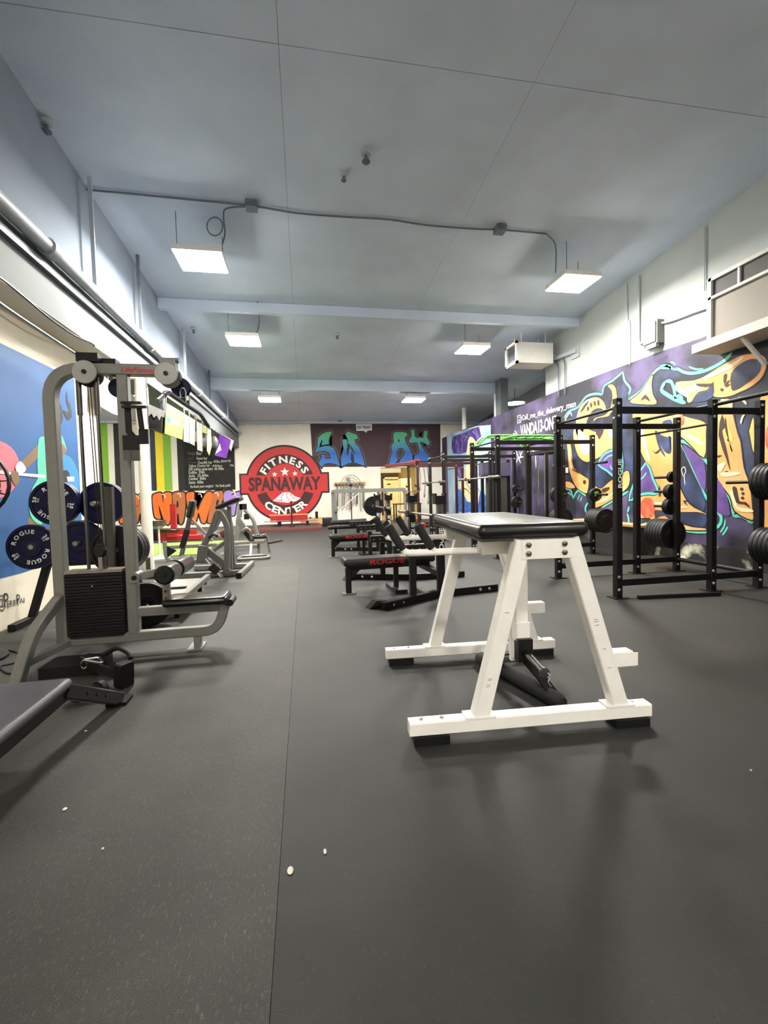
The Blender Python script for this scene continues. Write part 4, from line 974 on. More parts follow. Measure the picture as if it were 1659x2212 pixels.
# neon green multi-grip bars
for lab, y, hump in (('neon green arched multi-grip frame on the far end of the second rack', 8.98, .22), ('neon green flat multi-grip frame on the near end of the second rack', 7.72, .05)):
    t = Thing('grip_frame', lab, 'pull-up frame', (4.2, y, 2.22))
    for k, dx in enumerate((-.12, .12)):
        t.part('rail', MB().tube(fillet([(3.62, y+dx, 2.22), (3.85, y+dx*1.6, 2.22+hump), (4.55, y+dx*1.6, 2.22+hump), (4.78, y+dx, 2.22)], .08), .02, 8), M_GREEN)
    for k in range(6):
        x = 3.75+k*.18; z = 2.22+hump*(1 if 0 < k < 5 else .55)
        t.part('rung', MB().cyl((x, y-.17, z), (x+.06, y+.17, z), .016, 8), M_GREEN)
# cable crossover between the racks and the wall
ct = Thing('cable_tower', 'black cable tower with chrome guide rods near the wall behind the second rack', 'cable machine', (5.95, 10.15, 0))
for x, y in ((5.75, 9.75), (6.2, 9.75), (5.75, 10.55), (6.2, 10.55)):
    ct.part('upright', MB().rsweep([(x, y, 0), (x, y, 2.15)], .06, .06, (1, 0, 0), .004), M_BLACK)
ct.part('top_frame', MB().bx(5.72, 6.23, 9.72, 10.58, 2.15, 2.22), M_BLACK)
ct.part('base_frame', MB().bx(5.72, 6.23, 9.72, 10.58, 0.001, .07), M_BLACK)
for x in (5.85, 6.1):
    for y in (10.0, 10.3): ct.part('guide_rod', MB().cyl((x, y, .07), (x, y, 2.15), .014, 8), M_CHROME)
for k in range(9): ct.part('stack_plate', MB().bx(5.8, 6.15, 9.92, 10.38, .09+k*.045, .13+k*.045), M_BLKRUB)
c2 = Thing('cable_tower', 'dark cable tower with a wide grey shroud beside the third rack', 'cable machine', (5.6, 12.9, 0))
c2.part('shroud', MB().bx(5.5, 6.1, 12.6, 12.8, .1, 1.95), mat('shroud_grey', (58, 56, 54), .6))
c2.part('top_panel', MB().bx(5.3, 6.2, 12.55, 12.85, 1.7, 2.1), mat('shroud_violet', (74, 70, 92), .6))
for x in (5.35, 6.2): c2.part('upright', MB().rsweep([(x, 12.7, 0), (x, 12.7, 2.2)], .08, .08, (1, 0, 0), .004), M_BLACK)
c2.part('base_frame', MB().bx(5.3, 6.25, 12.4, 13.0, .001, .1), M_BLACK)
c2.part('guide_rod', MB().cyl((5.7, 12.5, .1), (5.7, 12.5, 2.0), .02, 8), M_CHROME)
# low shelf against the wall with wooden top
ws = Thing('wall_ledge', 'low dark box with a wooden top against the graffiti wall behind the racks', 'box', (6.25, 8.2, 0))
ws.part('body', MB().bx(6.1, 6.44, 7.2, 9.3, .0, .52), mat('ledge_dark', (48, 48, 44), .7, scale=4, rgb2=(120, 118, 106), thr=(.6, .8), detail=8))
ws.part('top_board', MB().bx(6.05, 6.44, 7.15, 9.35, .52, .56), M_WOOD)

# ------------------------------------------------------------------ competition benches with uprights
def comp_bench(loc, rz, label, tag_text=True):
    t = Thing('competition_bench', label, 'bench', loc, rz, local=True, group='black benches in the middle row')
    for s in (-1, 1):
        path = [(-.84, s*.93, .045), (-.02, s*.55, .045), (.78, s*.5, .045)]
        fr = t.part('foot_rail', MB().rsweep(path, .085, .08, (0, 0, 1), .006), M_BLACK)
        b = MB()
        for k in (.18, .34):
            p = V(path[0]).lerp(V(path[1]), k); n = V((-.38*s, -.82*s, 0)).normalized()*(1 if s < 0 else 1)
            bolt_mesh(b, p+V((-.38, -.82, 0)).normalized()*.041, (-.4, -.9, 0))
            q = V(path[1]).lerp(V(path[2]), .5+k); bolt_mesh(b, q+V((0, -.041, 0)), (0, -1, 0))
        t.part('bolts', b, M_BOLT, fr, stuff=True)
        d = (V(path[0])-V(path[1])).normalized()
        t.part('rubber_shoe', MB().prism([V(path[0])+V((0, -s*.0, 0))+q for q in (V((.06, -.05*s+.02, -.044)), V((-.13, -.09*s, -.044)), V((-.05, -.06*s, .05)), V((.06, -.02*s, .05)))], (0.0, .0, .0) if False else V((-.035, .075, 0))), M_BLKRUB, fr)
        up = t.part('upright', MB().rsweep([(0, s*.55, .05), (0, s*.55, .95)], .09, .075, (1, 0, 0), .005), M_BLACK)
        t.part('inner_post', MB().rsweep([(0, s*.55, .95), (0, s*.55, 1.18)], .07, .055, (1, 0, 0), .004), mat('grey_post', (92, 88, 84), .5), up)
        hb = MB()
        for k in range(6): hb.lathe([(.008, 0), (.008, .001)], (-.005, s*.55-.0275, .975+k*.03), (0, -1, 0), 6)
        t.part('holes', hb, MATS['paint_black'], up, stuff=True)
        t.part('bar_cup', MB().bx(-.08, .02, s*.55-.06, s*.55+.06, .93, .965).bx(-.08, -.06, s*.55-.06, s*.55+.06, .965, 1.02), M_BLACK, up)
        t.part('horn_top', MB().bx(-.07, .07, s*.55-.05, s*.55+.05, 1.14, 1.24).bx(-.075, -.05, s*.55-.05, s*.55+.05, 1.24, 1.27).bx(.05, .075, s*.55-.05, s*.55+.05, 1.24, 1.27), M_BLACK, up)
        tx = MB(); text(tx, 'ROGUE', (.03, s*.55-.0385, .52), (0, 0, 1), (-1, 0, 0), .06, width=.33, bold=.03)
        t.part('lettering', tx, M_WHT, up)
        # spotter arm on its post
        t.part('spotter_post', MB().rsweep([(-.42, s*.73, .08), (-.42, s*.73, .56)], .07, .07, (1, 0, 0), .005), M_BLACK)
        arm = t.part('spotter_arm', MB().rsweep(fillet([(-.62, s*.62, .62), (-.16, s*.62, .62), (-.03, s*.58, .72)], .05, 3), .05, .09, (0, 1, 0), .006), M_BLACK)
        b = MB()
        for k in range(5): b.lathe([(.008, 0), (.008, .004)], (-.57+k*.09, s*.62-.025, .62), (0, -1, 0), 6)
        t.part('bolts', b, M_BOLT, arm, stuff=True)
        t.part('arm_cap', MB().bx(-.62, -.2, s*.62-.03, s*.62+.03, .666, .675), M_STEEL, arm)
    t.part('cross_tube', MB().rsweep([(0, -.53, .28), (0, .53, .28)], .07, .07, (0, 0, 1), .005), M_BLACK)
    t.part('bench_spine', MB().rsweep([(-1.08, 0, .335), (0.05, 0, .335)], .06, .06, (0, 1, 0), .004), M_BLACK)
    lg = t.part('front_leg', MB().rsweep([(-1.06, 0, .01), (-1.06, 0, .33)], .07, .07, (1, 0, 0), .005), M_BLACK)
    t.part('gusset', MB().prism([(-1.03, -.02, .31), (-.9, -.02, .31), (-1.03, -.02, .18)], (0, .04, 0)), M_BLACK, lg)
    t.part('foot_plate', MB().bx(-1.15, -.97, -.07, .07, 0, .012), M_STEEL, lg)
    t.part('mid_leg', MB().rsweep([(-.42, 0, .05), (-.42, 0, .33)], .06, .06, (1, 0, 0), .005), M_BLACK)
    t.part('mid_foot', MB().bx(-.5, -.34, -.25, .25, 0, .05), M_BLACK)
    pad = t.part('pad', MB().pad((-.52, 0, .415), (1.22, .31, .1), None, .035), mat('bench_vinyl', (32, 31, 29), .4, spec=.4, var=.2, scale=8, bump=.2, bscale=60))
    tx = MB(); text(tx, 'ROGUE', (-.80, -.157, .385), (1, 0, 0), (0, 0, 1), .062, width=.46, bold=.03); t.part('lettering', tx, P_RED, pad)
    return t
comp_bench((1.58, 5.72, 0), math.radians(4), 'nearest black competition bench with red lettering on its pad')
comp_bench((1.6, 9.06, 0), math.radians(2), 'second black competition bench with red lettering, behind the nearest one')
barbell((1.56, 5.85, .99), (-.07, 1, 0), 'barbell across the uprights of the nearest competition bench')
barbell((1.55, 9.2, .99), (-.035, 1, 0), 'barbell across the uprights of the second competition bench')
for k in range(2):
    plate((1.52+.02, 9.2+.66+.06*k, .99), .225, .05, M_BLKRUB, ('inner' if k == 0 else 'outer')+' large black plate on the far end of the second bench barbell', 'plates on the second bench bar')

# ------------------------------------------------------------------ silver half rack, far centre, and things by the end wall
sr = Thing('half_rack', 'pale silver frame of square tube in front of the far belts', 'rack', (1.5, 12.5, 0))
for x, y in ((.82, 11.9), (2.2, 11.9), (.82, 13.1), (2.2, 13.1)):
    sr.part('upright', MB().rsweep([(x, y, 0), (x, y, 1.36)], .075, .075, (1, 0, 0), .005), M_SILV)
for y in (11.9, 13.1): sr.part('top_beam', MB().rsweep([(.82, y, 1.36), (2.75 if y < 12 else 2.2, y, 1.36)], .07, .1, (0, 1, 0), .005), M_SILV)
for x in (.82, 2.2):
    sr.part('side_beam', MB().rsweep([(x, 11.9, 1.36), (x, 13.1, 1.36)], .06, .08, (1, 0, 0), .005), M_SILV)
sr.part('low_beam', MB().rsweep([(.82, 11.9, .16), (2.2, 11.9, .16)], .06, .06, (0, 1, 0), .005), M_SILV)
sr.part('end_post', MB().rsweep([(2.75, 11.9, 0), (2.75, 11.9, 1.36)], .075, .075, (1, 0, 0), .005), M_SILV)
for x in (.82, 2.2): sr.part('latch', MB().box((x-.02, 11.84, .86), (.14, .1, .09)), M_STEEL)
bp = Thing('flat_bench', 'long low black bench crossing the base of the pale silver frame', 'bench', (1.4, 11.2, 0))
bp.part('pad', MB().pad((1.3, 11.2, .44), (1.5, .3, .08)), M_VINYL)
for x in (.75, 1.9): bp.part('leg', MB().rsweep([(x, 11.2, 0), (x, 11.2, .4)], .06, .2, (1, 0, 0), .004), M_BLACK)
solo('round_pad', MB().cyl((.62, 10.9, .58), (1.5, 10.9, .6), .06, 14).bx(1.4, 1.5, 10.84, 10.96, 0, .56), M_FOAM, 'black padded roller on a post behind the second competition bench', 'roller', loc=(1.2, 10.9, 0))
# belts on the wall board
wb = Thing('belt_board', 'wooden board of hooks on the end wall right of the red emblem', 'hook board', (2.05, 19.95, 1.73))
wb.part('board', MB().bx(1.34, 2.76, 19.9, 19.99, 1.66, 1.8), M_WOOD)
rr = random.Random(3)
for k in range(9):
    x = 1.44+k*.15
    wb.part('hook', MB().cyl((x, 19.9, 1.68), (x, 19.8, 1.7), .012, 6), M_STEEL)
    m_ = (M_BLACK, M_BLACK, mat('belt_grey', (90, 90, 92), .6), M_BLACK, M_RED, M_BLACK)[k % 6]
    L_len = .9+rr.random()*.4
    solo('lifting_belt', MB().rsweep([(x-.03, 19.84, 1.7), (x-.05, 19.83, 1.72), (x+.0, 19.82, 1.7), (x+.03, 19.84, 1.7-L_len*.5), (x+.01, 19.86, 1.7-L_len)], .1, .012, (0, 1, 0) if k % 2 else (.4, 1, 0), 0), m_,
         ('red strap' if m_ is M_RED else 'grey strap' if m_ is not M_BLACK else 'black lifting belt')+' on the far hook board, '+['first', 'second', 'third', 'fourth', 'fifth', 'sixth', 'seventh', 'eighth', 'ninth'][k]+' from the left', 'belt', 'straps on the hook board', loc=(x, 19.84, 1.7))
pf = Thing('pedestal_fan', 'round wire pedestal fan standing before the hanging belts', 'fan', (1.9, 18.2, 0))
pf.part('base', MB().lathe([(.25, 0), (.25, .02), (.05, .06)], (1.9, 18.2, 0), n=20), M_BLACK)
pf.part('pole', MB().cyl((1.9, 18.2, .04), (1.9, 18.2, 1.3), .022, 8), M_BLACK)
def fan_head(t, c, r, ax, mt):
    R = rot_to(ax); c = V(c); ax = V(ax).normalized(); cage = MB()
    for dz in (-.09, .09):
        for q in (1, .75, .5, .25):
            pts = [c+R @ V((r*q*math.cos(a_), r*q*math.sin(a_), dz*(1 if q < 1 else .2))) for a_ in [k*2*PI/28 for k in range(28)]]
            cage.tube(pts, .006 if q < 1 else .012, 5, closed=True)
        for k in range(16):
            a_ = k*2*PI/16
            cage.tube([c+R @ V((.06*math.cos(a_), .06*math.sin(a_), dz)), c+R @ V((.8*r*math.cos(a_), .8*r*math.sin(a_), dz)), c+R @ V((r*math.cos(a_), r*math.sin(a_), dz*.2))], .004, 4)
    t.part('cage', cage, mt)
    t.part('motor', MB().cyl(c-ax*.16, c+ax*.02, .07, 14), M_BLACK)
    for k in range(3):
        a_ = k*2*PI/3
        pts = [R @ V((rr_*math.cos(a_+d), rr_*math.sin(a_+d), zz)) for rr_, d, zz in ((.05, -.3, -.02), (r*.45, -.5, -.03), (r*.85, -.35, -.03), (r*.88, .1, .02), (r*.5, .35, .03), (.05, .3, .02))]
        t.part('blade', MB().prism([c+p for p in pts], ax*.006), mat('fan_blade', (120, 122, 124), .4))
fan_head(pf, (1.9, 18.15, 1.62), .42, (0, -1, 0), M_STEEL)
pf.part('neck', MB().cyl((1.9, 18.2, 1.28), (1.9, 18.25, 1.6), .03, 8), M_BLACK)
solo('broom_stick', MB().cyl((1.4, 17.2, .7), (2.1, 17.0, 1.3), .014, 8).cyl((1.4, 17.2, .7), (1.25, 17.25, .03), .014, 8), M_WHT, 'white stick leaning across the frame below the far fan', 'stick', loc=(1.4, 17.2, 0))
# plywood step with blocks
solo('plywood_step', MB().bx(-.2, 1.25, 19.2, 19.9, 0, .23), M_WOOD, 'low plywood step against the end wall under the red emblem', 'step', loc=(.5, 19.6, 0))
for x, w, h, lab in ((-.02, .06, .06, 'smallest dark block on the left end of the plywood step'), (.1, .07, .05, 'flat dark block on the plywood step, second from its left end'), (.22, .09, .06, 'dark block in the middle of the plywood step'), (.5, .12, .3, 'tall dark block standing on the plywood step')):
    solo('block', MB().box((x, 19.6, .23+h/2), (w, .12, h)), M_BLACK, lab, 'block', loc=(x, 19.6, .23))
solo('black_bench_pad', MB().pad((1.0, 18.2, .16), (.6, .7, .3)), M_BLKRUB, 'black foam block on the floor left of the far pedestal fan', 'foam block', loc=(1.0, 18.2, 0))
# deadlift platform, bench, barbell, jack
pl = Thing('lifting_platform', 'low lifting platform with a dull red border below the red emblem', 'platform', (-.65, 18, 0))
pl.part('deck', MB().bx(-1.86, .5, 16.6, 19.15, 0, .045), mat('deck_rubber', (74, 62, 58), .7, var=.15))
for x0, x1, y0, y1 in ((-1.95, .6, 16.52, 16.6), (-1.95, .6, 19.15, 19.23), (-1.95, -1.86, 16.6, 19.15), (.5, .6, 16.6, 19.15)):
    pl.part('border', MB().bx(x0, x1, y0, y1, 0, .06), mat('border_red', (112, 40, 40), .5))
rbn = Thing('red_bench', 'low red sided bench on the far platform under the word on the emblem', 'bench', (-.65, 18.4, .045))
rbn.part('seat', MB().bx(-1.42, .13, 18.2, 18.6, .46, .5), mat('bench_edge', (214, 130, 92), .5))
rbn.part('side_board', MB().bx(-1.38, .1, 18.22, 18.58, .2, .46), M_RED)
for x in (-1.0, .08): rbn.part('leg', MB().bx(x-.05, x+.05, 18.05, 18.25, .045, .24), M_BLACK)
barbell((-.55, 17.9, .26), (1, -.02, 0), 'barbell lying across black stands on the far platform')
for x, lab in ((-1.05, 'left black bar stand on the far platform'), (.1, 'right black bar stand on the far platform')):
    solo('bar_stand', MB().lathe([(.12, 0), (.1, .03), (.035, .05), (.035, .19)], (x, 17.9, .045), n=14), M_BLACK, lab, 'stand', loc=(x, 17.9, .045))
solo('jack_post', MB().lathe([(.16, 0), (.14, .02), (.035, .05), (.035, 1.0), (.02, 1.02)], (-.52, 17.5, .045), n=12), mat('dark_red', (54, 16, 20), .45, var=.15), 'dark red upright post on the far platform before the emblem', 'post', loc=(-.52, 17.5, .045))
# water bucket on a stand in the doorway
bk = Thing('paper_bin', 'cream round bin on a low table in the far doorway', 'bin', (4.55, 19.2, .78))
bk.part('drum', MB().lathe([(.2, 0), (.21, .5), (.21, .52)], (4.55, 19.2, .78), n=24), mat('bin_cream', (232, 216, 150), .6))
bk.part('lid', MB().lathe([(.225, .52), (.225, .56), (.05, .57)], (4.55, 19.2, .78), n=24), mat('bin_cream', (232, 216, 150), .6))
tb = Thing('low_table', 'low black topped table under the cream bin in the far doorway', 'table', (4.5, 19.2, 0))
tb.part('top', MB().bx(3.9, 5.1, 18.9, 19.5, .74, .78), M_BLACK)
for x in (3.95, 5.05):
    for y in (18.95, 19.45): tb.part('leg', MB().bx(x-.025, x+.025, y-.025, y+.025, 0, .74), M_BLACK)
for k, (px, lab) in enumerate(((905, 'black suspension strap hanging from the left end of the red beam'), (915, 'black looped strap hanging from the red beam by the doorway'), (923, 'longest black strap hanging from the red beam'))):
    a = at(px, 1012, Y=15.2); b = at(px+1, 1060+k*14, Y=15.2)
    solo('hanging_strap', MB().rsweep(smooth_pts([a+V((0, 0, .1)), a.lerp(b, .5)+V((.05, 0, 0)), b, b+V((.06, 0, .12))], 4), .035, .01, (0, 1, 0), 0), M_BLACK, lab, 'strap', loc=a)
sp = at(913, 1150, Z=.52); sp = V((sp.x, sp.y, .44))
bt = Thing('spray_bottle', 'pale bottle with a red top behind the nearest competition bench', 'bottle', sp)
bt.part('body', MB().lathe([(.045, 0), (.05, .01), (.05, .14), (.03, .17)], sp, n=16), mat('bottle_pale', (206, 196, 192), .5))
bt.part('cap', MB().lathe([(.055, .15), (.055, .25), (.03, .26)], sp, n=16), M_RED)
solo('black_box', MB().bx(sp.x-.12, sp.x+.12, sp.y-.12, sp.y+.12, 0, .439), M_BLACK, 'small black box carrying the bottle with the red top', 'box', loc=(sp.x, sp.y, 0))
# ------------------------------------------------------------------ lat pulldown machine
YL = 4.0
lp = Thing('lat_pulldown', 'silver lat pulldown machine with a black weight stack, at the left', 'cable machine', (-1.4, YL, 0))
N_Y = (0, 1, 0)
fr = lp.part('main_frame', MB().rsweep(fillet([(-1.985, YL, .1), (-1.985, YL, 2.36), (-1.08, YL, 2.36)], .26, 7), .085, .09, N_Y, .008), M_SILV)
lp.part('mid_upright', MB().rsweep([(-1.45, YL, .17), (-1.44, YL, 2.315)], .08, .085, N_Y, .008), M_SILV)
lp.part('base_rail', MB().rsweep(fillet([(-1.985, YL, .14), (-.78, YL, .14), (-.71, YL, .36)], .2, 7), .08, .08, N_Y, .008), M_SILV)
lp.part('front_foot', MB().rsweep([(-.95, YL, .1), (-.95, YL, .012)], .06, .06, N_Y, .005).bx(-1.02, -.9, YL-.1, YL+.1, 0, .014), M_SILV)
for s in (-1, 1):
    lp.part('rear_leg', MB().rsweep(fillet([(-1.99, YL+s*.04, .5), (-1.99, YL+s*.42, .33), (-2.06, YL+s*.5, .01)], .12, 4), .075, .075, (1, 0, .1), .006), M_WHITE if False else M_SILV)
    lp.part('foot_brace', MB().rsweep([(-1.95, YL+s*.03, .13), (-2.04, YL+s*.43, .12)], .05, .06, (0, 0, 1), .005), M_SILV)
tx = MB(); text(tx, 'LifeFitness', (-1.44, YL-.0445, 2.335), (1, 0, 0), (0, 0, 1), .042, width=.26, bold=.02, lean=.35); lp.part('lettering', tx, P_RED, fr)
# pulleys with their round silver covers
for x, z in ((-1.70, 2.325), (-1.09, 2.325)):
    lp.part('pulley_cover', MB().lathe([(.02, 0), (.092, 0), (.092, .008)], (x, YL+.06, z), (0, 1, 0), 28), M_SILV)
    cv = lp.part('pulley_cover', MB().lathe([(.02, 0), (.088, 0), (.092, .004), (.092, .012)], (x, YL-.07, z), (0, 1, 0), 28), mat('cover_silver', (158, 157, 154), .4, metal=.2))
    lp.part('hub', MB().cyl((x, YL-.08, z), (x, YL+.07, z), .018, 12), M_BLACK, cv)
for x, z, y in ((-1.52, 2.24, YL+.12), (-1.02, 2.25, YL+.1), (-1.70, 2.30, YL)):
    lp.part('pulley_wheel', MB().lathe([(.02, -.02), (.075, -.02), (.08, -.016), (.066, 0), (.08, .016), (.075, .02), (.02, .02)], (x, y, z), (0, 1, 0), 24), M_NAVY if y > YL else M_BLKRUB)
lp.part('top_block', MB().bx(-1.76, -1.6, YL-.06, YL+.05, 2.41, 2.48), M_BLACK)
lp.part('top_block', MB().bx(-1.6, -1.5, YL+.02, YL+.12, 2.4, 2.46), M_BLACK)
lp.part('top_bracket', MB().bx(-1.14, -1.02, YL-.05, YL+.05, 2.36, 2.45).cyl((-1.15, YL, 2.45), (-1.0, YL, 2.45), .022, 10), M_SILV)
# stack
for k in range(20):
    z = .19+k*.0255
    lp.part('stack_plate', MB().rsweep([(-1.93, YL-.0, z+.0115), (-1.5, YL, z+.0115)], .14, .0225, N_Y, .003), M_BLKRUB)
lp.part('stack_top', MB().bx(-1.93, -1.5, YL-.07, YL+.07, .702, .724), M_STEEL)
lp.part('stack_pin', MB().cyl((-1.72, YL-.09, .6), (-1.72, YL-.06, .6), .006, 8).cyl((-1.96, YL-.02, .45), (-1.93, YL-.02, .45), .014, 10), M_CHROME)
lp.part('stack_cushion', MB().bx(-1.92, -1.52, YL-.06, YL+.06, .17, .19), M_BLKRUB)
for x in (-1.775, -1.645):
    lp.part('guide_rod', MB().cyl((x, YL, .72), (x, YL, 2.32), .014, 10), mat('dark_chrome', (96, 94, 92), .25, metal=.9))
    lp.part('rod_sleeve', MB().cyl((x, YL, 1.99), (x, YL, 2.3), .021, 12), mat('dark_steel', (84, 80, 78), .35, metal=.7))
lp.part('cable', MB().tube([(-1.71, YL, 2.25), (-1.685, YL, .93)], .004, 6), M_BLACK)
lp.part('cable', MB().tube([(-1.69, YL, 2.25), (-1.665, YL, .93)], .004, 6), M_BLACK)
fw = lp.part('floating_pulley', MB().lathe([(.01, -.02), (.052, -.02), (.056, -.012), (.048, 0), (.056, .012), (.052, .02), (.01, .02)], (-1.675, YL-.02, .88), (.5, 1, 0), 20), M_BLKRUB)
lp.part('pulley_fork', MB().bx(-1.69, -1.66, YL-.03, YL+.01, .72, .88), M_STEEL, fw)
# seat, thigh pads
lp.part('seat_beam', MB().rsweep([(-1.42, YL, .345), (-.72, YL, .345)], .07, .075, N_Y, .006), M_SILV)
lp.part('seat', MB().pad((-.93, YL-.02, .425), (.52, .3, .07), None, .05), M_VINYL)
lp.part('seat_cap', MB().cyl((-.66, YL-.08, .385), (-.66, YL+.1, .385), .03, 12), M_BLACK)
ps = lp.part('thigh_post', MB().rsweep([(-1.185, YL, .38), (-1.185, YL, .7)], .06, .055, N_Y, .005), M_STEEL)
b = MB()
for k in range(4): b.lathe([(.011, 0), (.011, .001)], (-1.185, YL-.0305, .45+k*.06), (0, -1, 0), 8)
lp.part('holes', b, P_BLK, ps, stuff=True)
lp.part('thigh_arm', MB().rsweep([(-1.42, YL-.02, .64), (-1.17, YL-.02, .69)], .06, .06, N_Y, .006).cyl((-1.41, YL-.07, .645), (-1.41, YL+.05, .645), .045, 16), M_SILV)
lp.part('lock_knob', MB().cyl((-1.41, YL-.08, .645), (-1.41, YL-.07, .645), .02, 12), M_BLACK)
for y0, y1 in ((3.72, 3.985), (4.02, 4.42)):
    lp.part('thigh_roller', MB().tube([(-1.12, y0, .685), (-1.12, y0+.02, .685), (-1.12, y1-.02, .685), (-1.12, y1, .685)], [.06, .078, .078, .065], 20), M_VINYL)
lp.part('roller_axle', MB().cyl((-1.12, 3.7, .685), (-1.12, 4.44, .685), .02, 10), M_BLACK)
# lat bar hanging on two snap hooks
lb = Thing('lat_bar', 'long black lat bar hanging from the silver machine by snap hooks', 'pull bar', (-1.0, 4.05, 2.1))
lb.part('bar', MB().tube(fillet([(-.98, 3.45, 2.04), (-.98, 3.56, 2.09), (-.98, 4.1, 2.1), (-.98, 4.6, 2.115), (-.98, 4.95, 2.05)], .05), .019, 10), M_BLACK)
lb.part('bare_end', MB().cyl((-.98, 3.3, 1.97), (-.98, 3.45, 2.04), .016, 10), M_CHROME)
for y in (4.0, 4.12):
    lb.part('snap_hook', MB().tube([(-.98+.022*math.sin(a_), y, 2.175+.05*math.cos(a_)) for a_ in [k*2*PI/14 for k in range(14)]], .006, 6, closed=True), M_CHROME)
    lb.part('hook_clamp', MB().bx(-1.0, -.96, y-.02, y+.02, 2.1, 2.14), M_BLACK)
lp.part('lat_cable', MB().cyl((-1.0, 4.06, 2.22), (-1.01, 4.06, 2.3), .006, 6), M_BLACK)
# straps on the middle upright
st = Thing('ab_strap', 'pair of black hanging straps with a grey padded end on the silver upright', 'strap', (-1.35, 3.9, 1.8))
st.part('top_bar', MB().bx(-1.42, -1.27, 3.86, 3.9, 2.06, 2.08).bx(-1.4, -1.22, 3.82, 3.85, 2.02, 2.04), M_BLACK)
st.part('strap', MB().rsweep([(-1.37, 3.87, 2.06), (-1.37, 3.87, 1.84), (-1.33, 3.88, 1.78)], .05, .008, (1, 0, 0), 0), M_BLACK)
st.part('strap', MB().rsweep([(-1.28, 3.85, 2.03), (-1.27, 3.86, 1.86), (-1.25, 3.87, 1.76)], .04, .008, (1, 0, 0), 0), M_BLACK)
st.part('cuff', MB().bx(-1.42, -1.3, 3.865, 3.885, 1.69, 1.81).bx(-1.3, -1.23, 3.87, 3.885, 1.74, 1.86), M_BLACK)
st.part('grey_pad', MB().bx(-1.42, -1.362, 3.86, 3.88, 1.61, 1.69).bx(-1.358, -1.3, 3.86, 3.88, 1.605, 1.69), mat('strap_grey', (84, 84, 84), .7))

# ------------------------------------------------------------------ plate tree and navy bumper plates
pt = Thing('plate_tree', 'black plate tree loaded with navy bumper plates by the blue mural', 'plate rack', (-2.35, 5.25, 0))
pt.part('frame_leg', MB().rsweep([(-2.5, 5.3, 1.3), (-2.68, 5.3, .86), (-2.93, 5.3, .06)], .06, .07, N_Y, .005), M_BLACK)
pt.part('frame_leg', MB().rsweep([(-2.14, 5.3, 1.36), (-2.1, 5.3, .86), (-2.06, 5.3, .06)], .06, .07, N_Y, .005), M_BLACK)
pt.part('top_beam', MB().rsweep([(-2.5, 5.3, 1.3), (-2.14, 5.3, 1.36)], .06, .07, N_Y, .005), M_BLACK)
pt.part('cross_beam', MB().rsweep([(-2.72, 5.3, .62), (-2.02, 5.3, .62)], .06, .06, N_Y, .005), M_BLACK)
pt.part('cross_beam', MB().rsweep([(-2.6, 5.3, 1.06), (-2.1, 5.3, 1.06)], .05, .04, N_Y, .005), M_STEEL)
for x in (-2.93, -2.06):
    pt.part('foot', MB().rsweep([(x, 4.95, .035), (x, 5.65, .035)], .07, .07, (1, 0, 0), .005), M_BLACK)
PEGS = [(-2.5, 1.28), (-2.7, .845), (-2.12, 1.26), (-2.3, .86)]
for x, z in PEGS:
    pt.part('peg', MB().cyl((x, 4.92, z), (x, 5.27, z), .024, 12).cyl((x, 5.33, z), (x, 5.6, z), .024, 12), M_STEEL)
def navy_plate(x, y, z, label, turn=85, group='navy bumper plates on the tree'):
    t = Thing('bumper_plate', label, 'weight plate', (x, y, z), group=group)
    t.part('disc', MB().lathe(plate_mesh(.225, .055), (x, y, z), (0, 1, 0), 44, closed_prof=True), M_NAVY)
    t.part('hub', MB().lathe([(.026, -.03), (.045, -.03), (.05, -.027), (.05, .027), (.045, .03), (.026, .03)], (x, y, z), (0, 1, 0), 24, closed_prof=True), mat('hub_dark', (24, 25, 50), .4, metal=.3))
    tx = MB(); c = V((x, y-.0285, z))
    for k in (0, 180):
        arc_text(tx, 'ROGUE', c, (1, 0, 0), (0, 0, 1), .135, .04, turn+k, gap=.16, bold=.03, wscale=1.15)
        arc_text(tx, '20', c, (1, 0, 0), (0, 0, 1), .155, .035, turn+90+k, gap=.1, bold=.04)
        arc_text(tx, 'KG', c, (1, 0, 0), (0, 0, 1), .13, .018, turn+90+k, gap=.1, bold=.03)
    t.part('lettering', tx, M_WHT)
    return t
navy_plate(-2.5, 5.0, 1.28, 'upper left navy bumper plate with white lettering on the plate tree', 78)
n2 = navy_plate(-2.7, 4.95, .845, 'lower left navy bumper plate with white lettering on the plate tree', 122)
for k in range(2): plate((-2.12, 5.15+.06*k, 1.26), .225, .055, M_NAVY, ('front' if k == 0 else 'rear')+' plain navy plate on the upper right peg of the plate tree', 'navy plates on the upper right peg', name='bumper_plate')
for k in range(2): plate((-2.3, 5.03+.058*k, .86), .215, .052, M_NAVY, ('front' if k == 0 else 'rear')+' plain navy plate on the lower middle peg of the plate tree', 'navy plates on the lower middle peg', name='bumper_plate')
for k in range(1): plate((-2.5, 5.06, 1.28), .222, .055, M_NAVY, 'plain navy plate directly behind the upper left lettered one', 'navy bumper plates on the tree', name='bumper_plate')
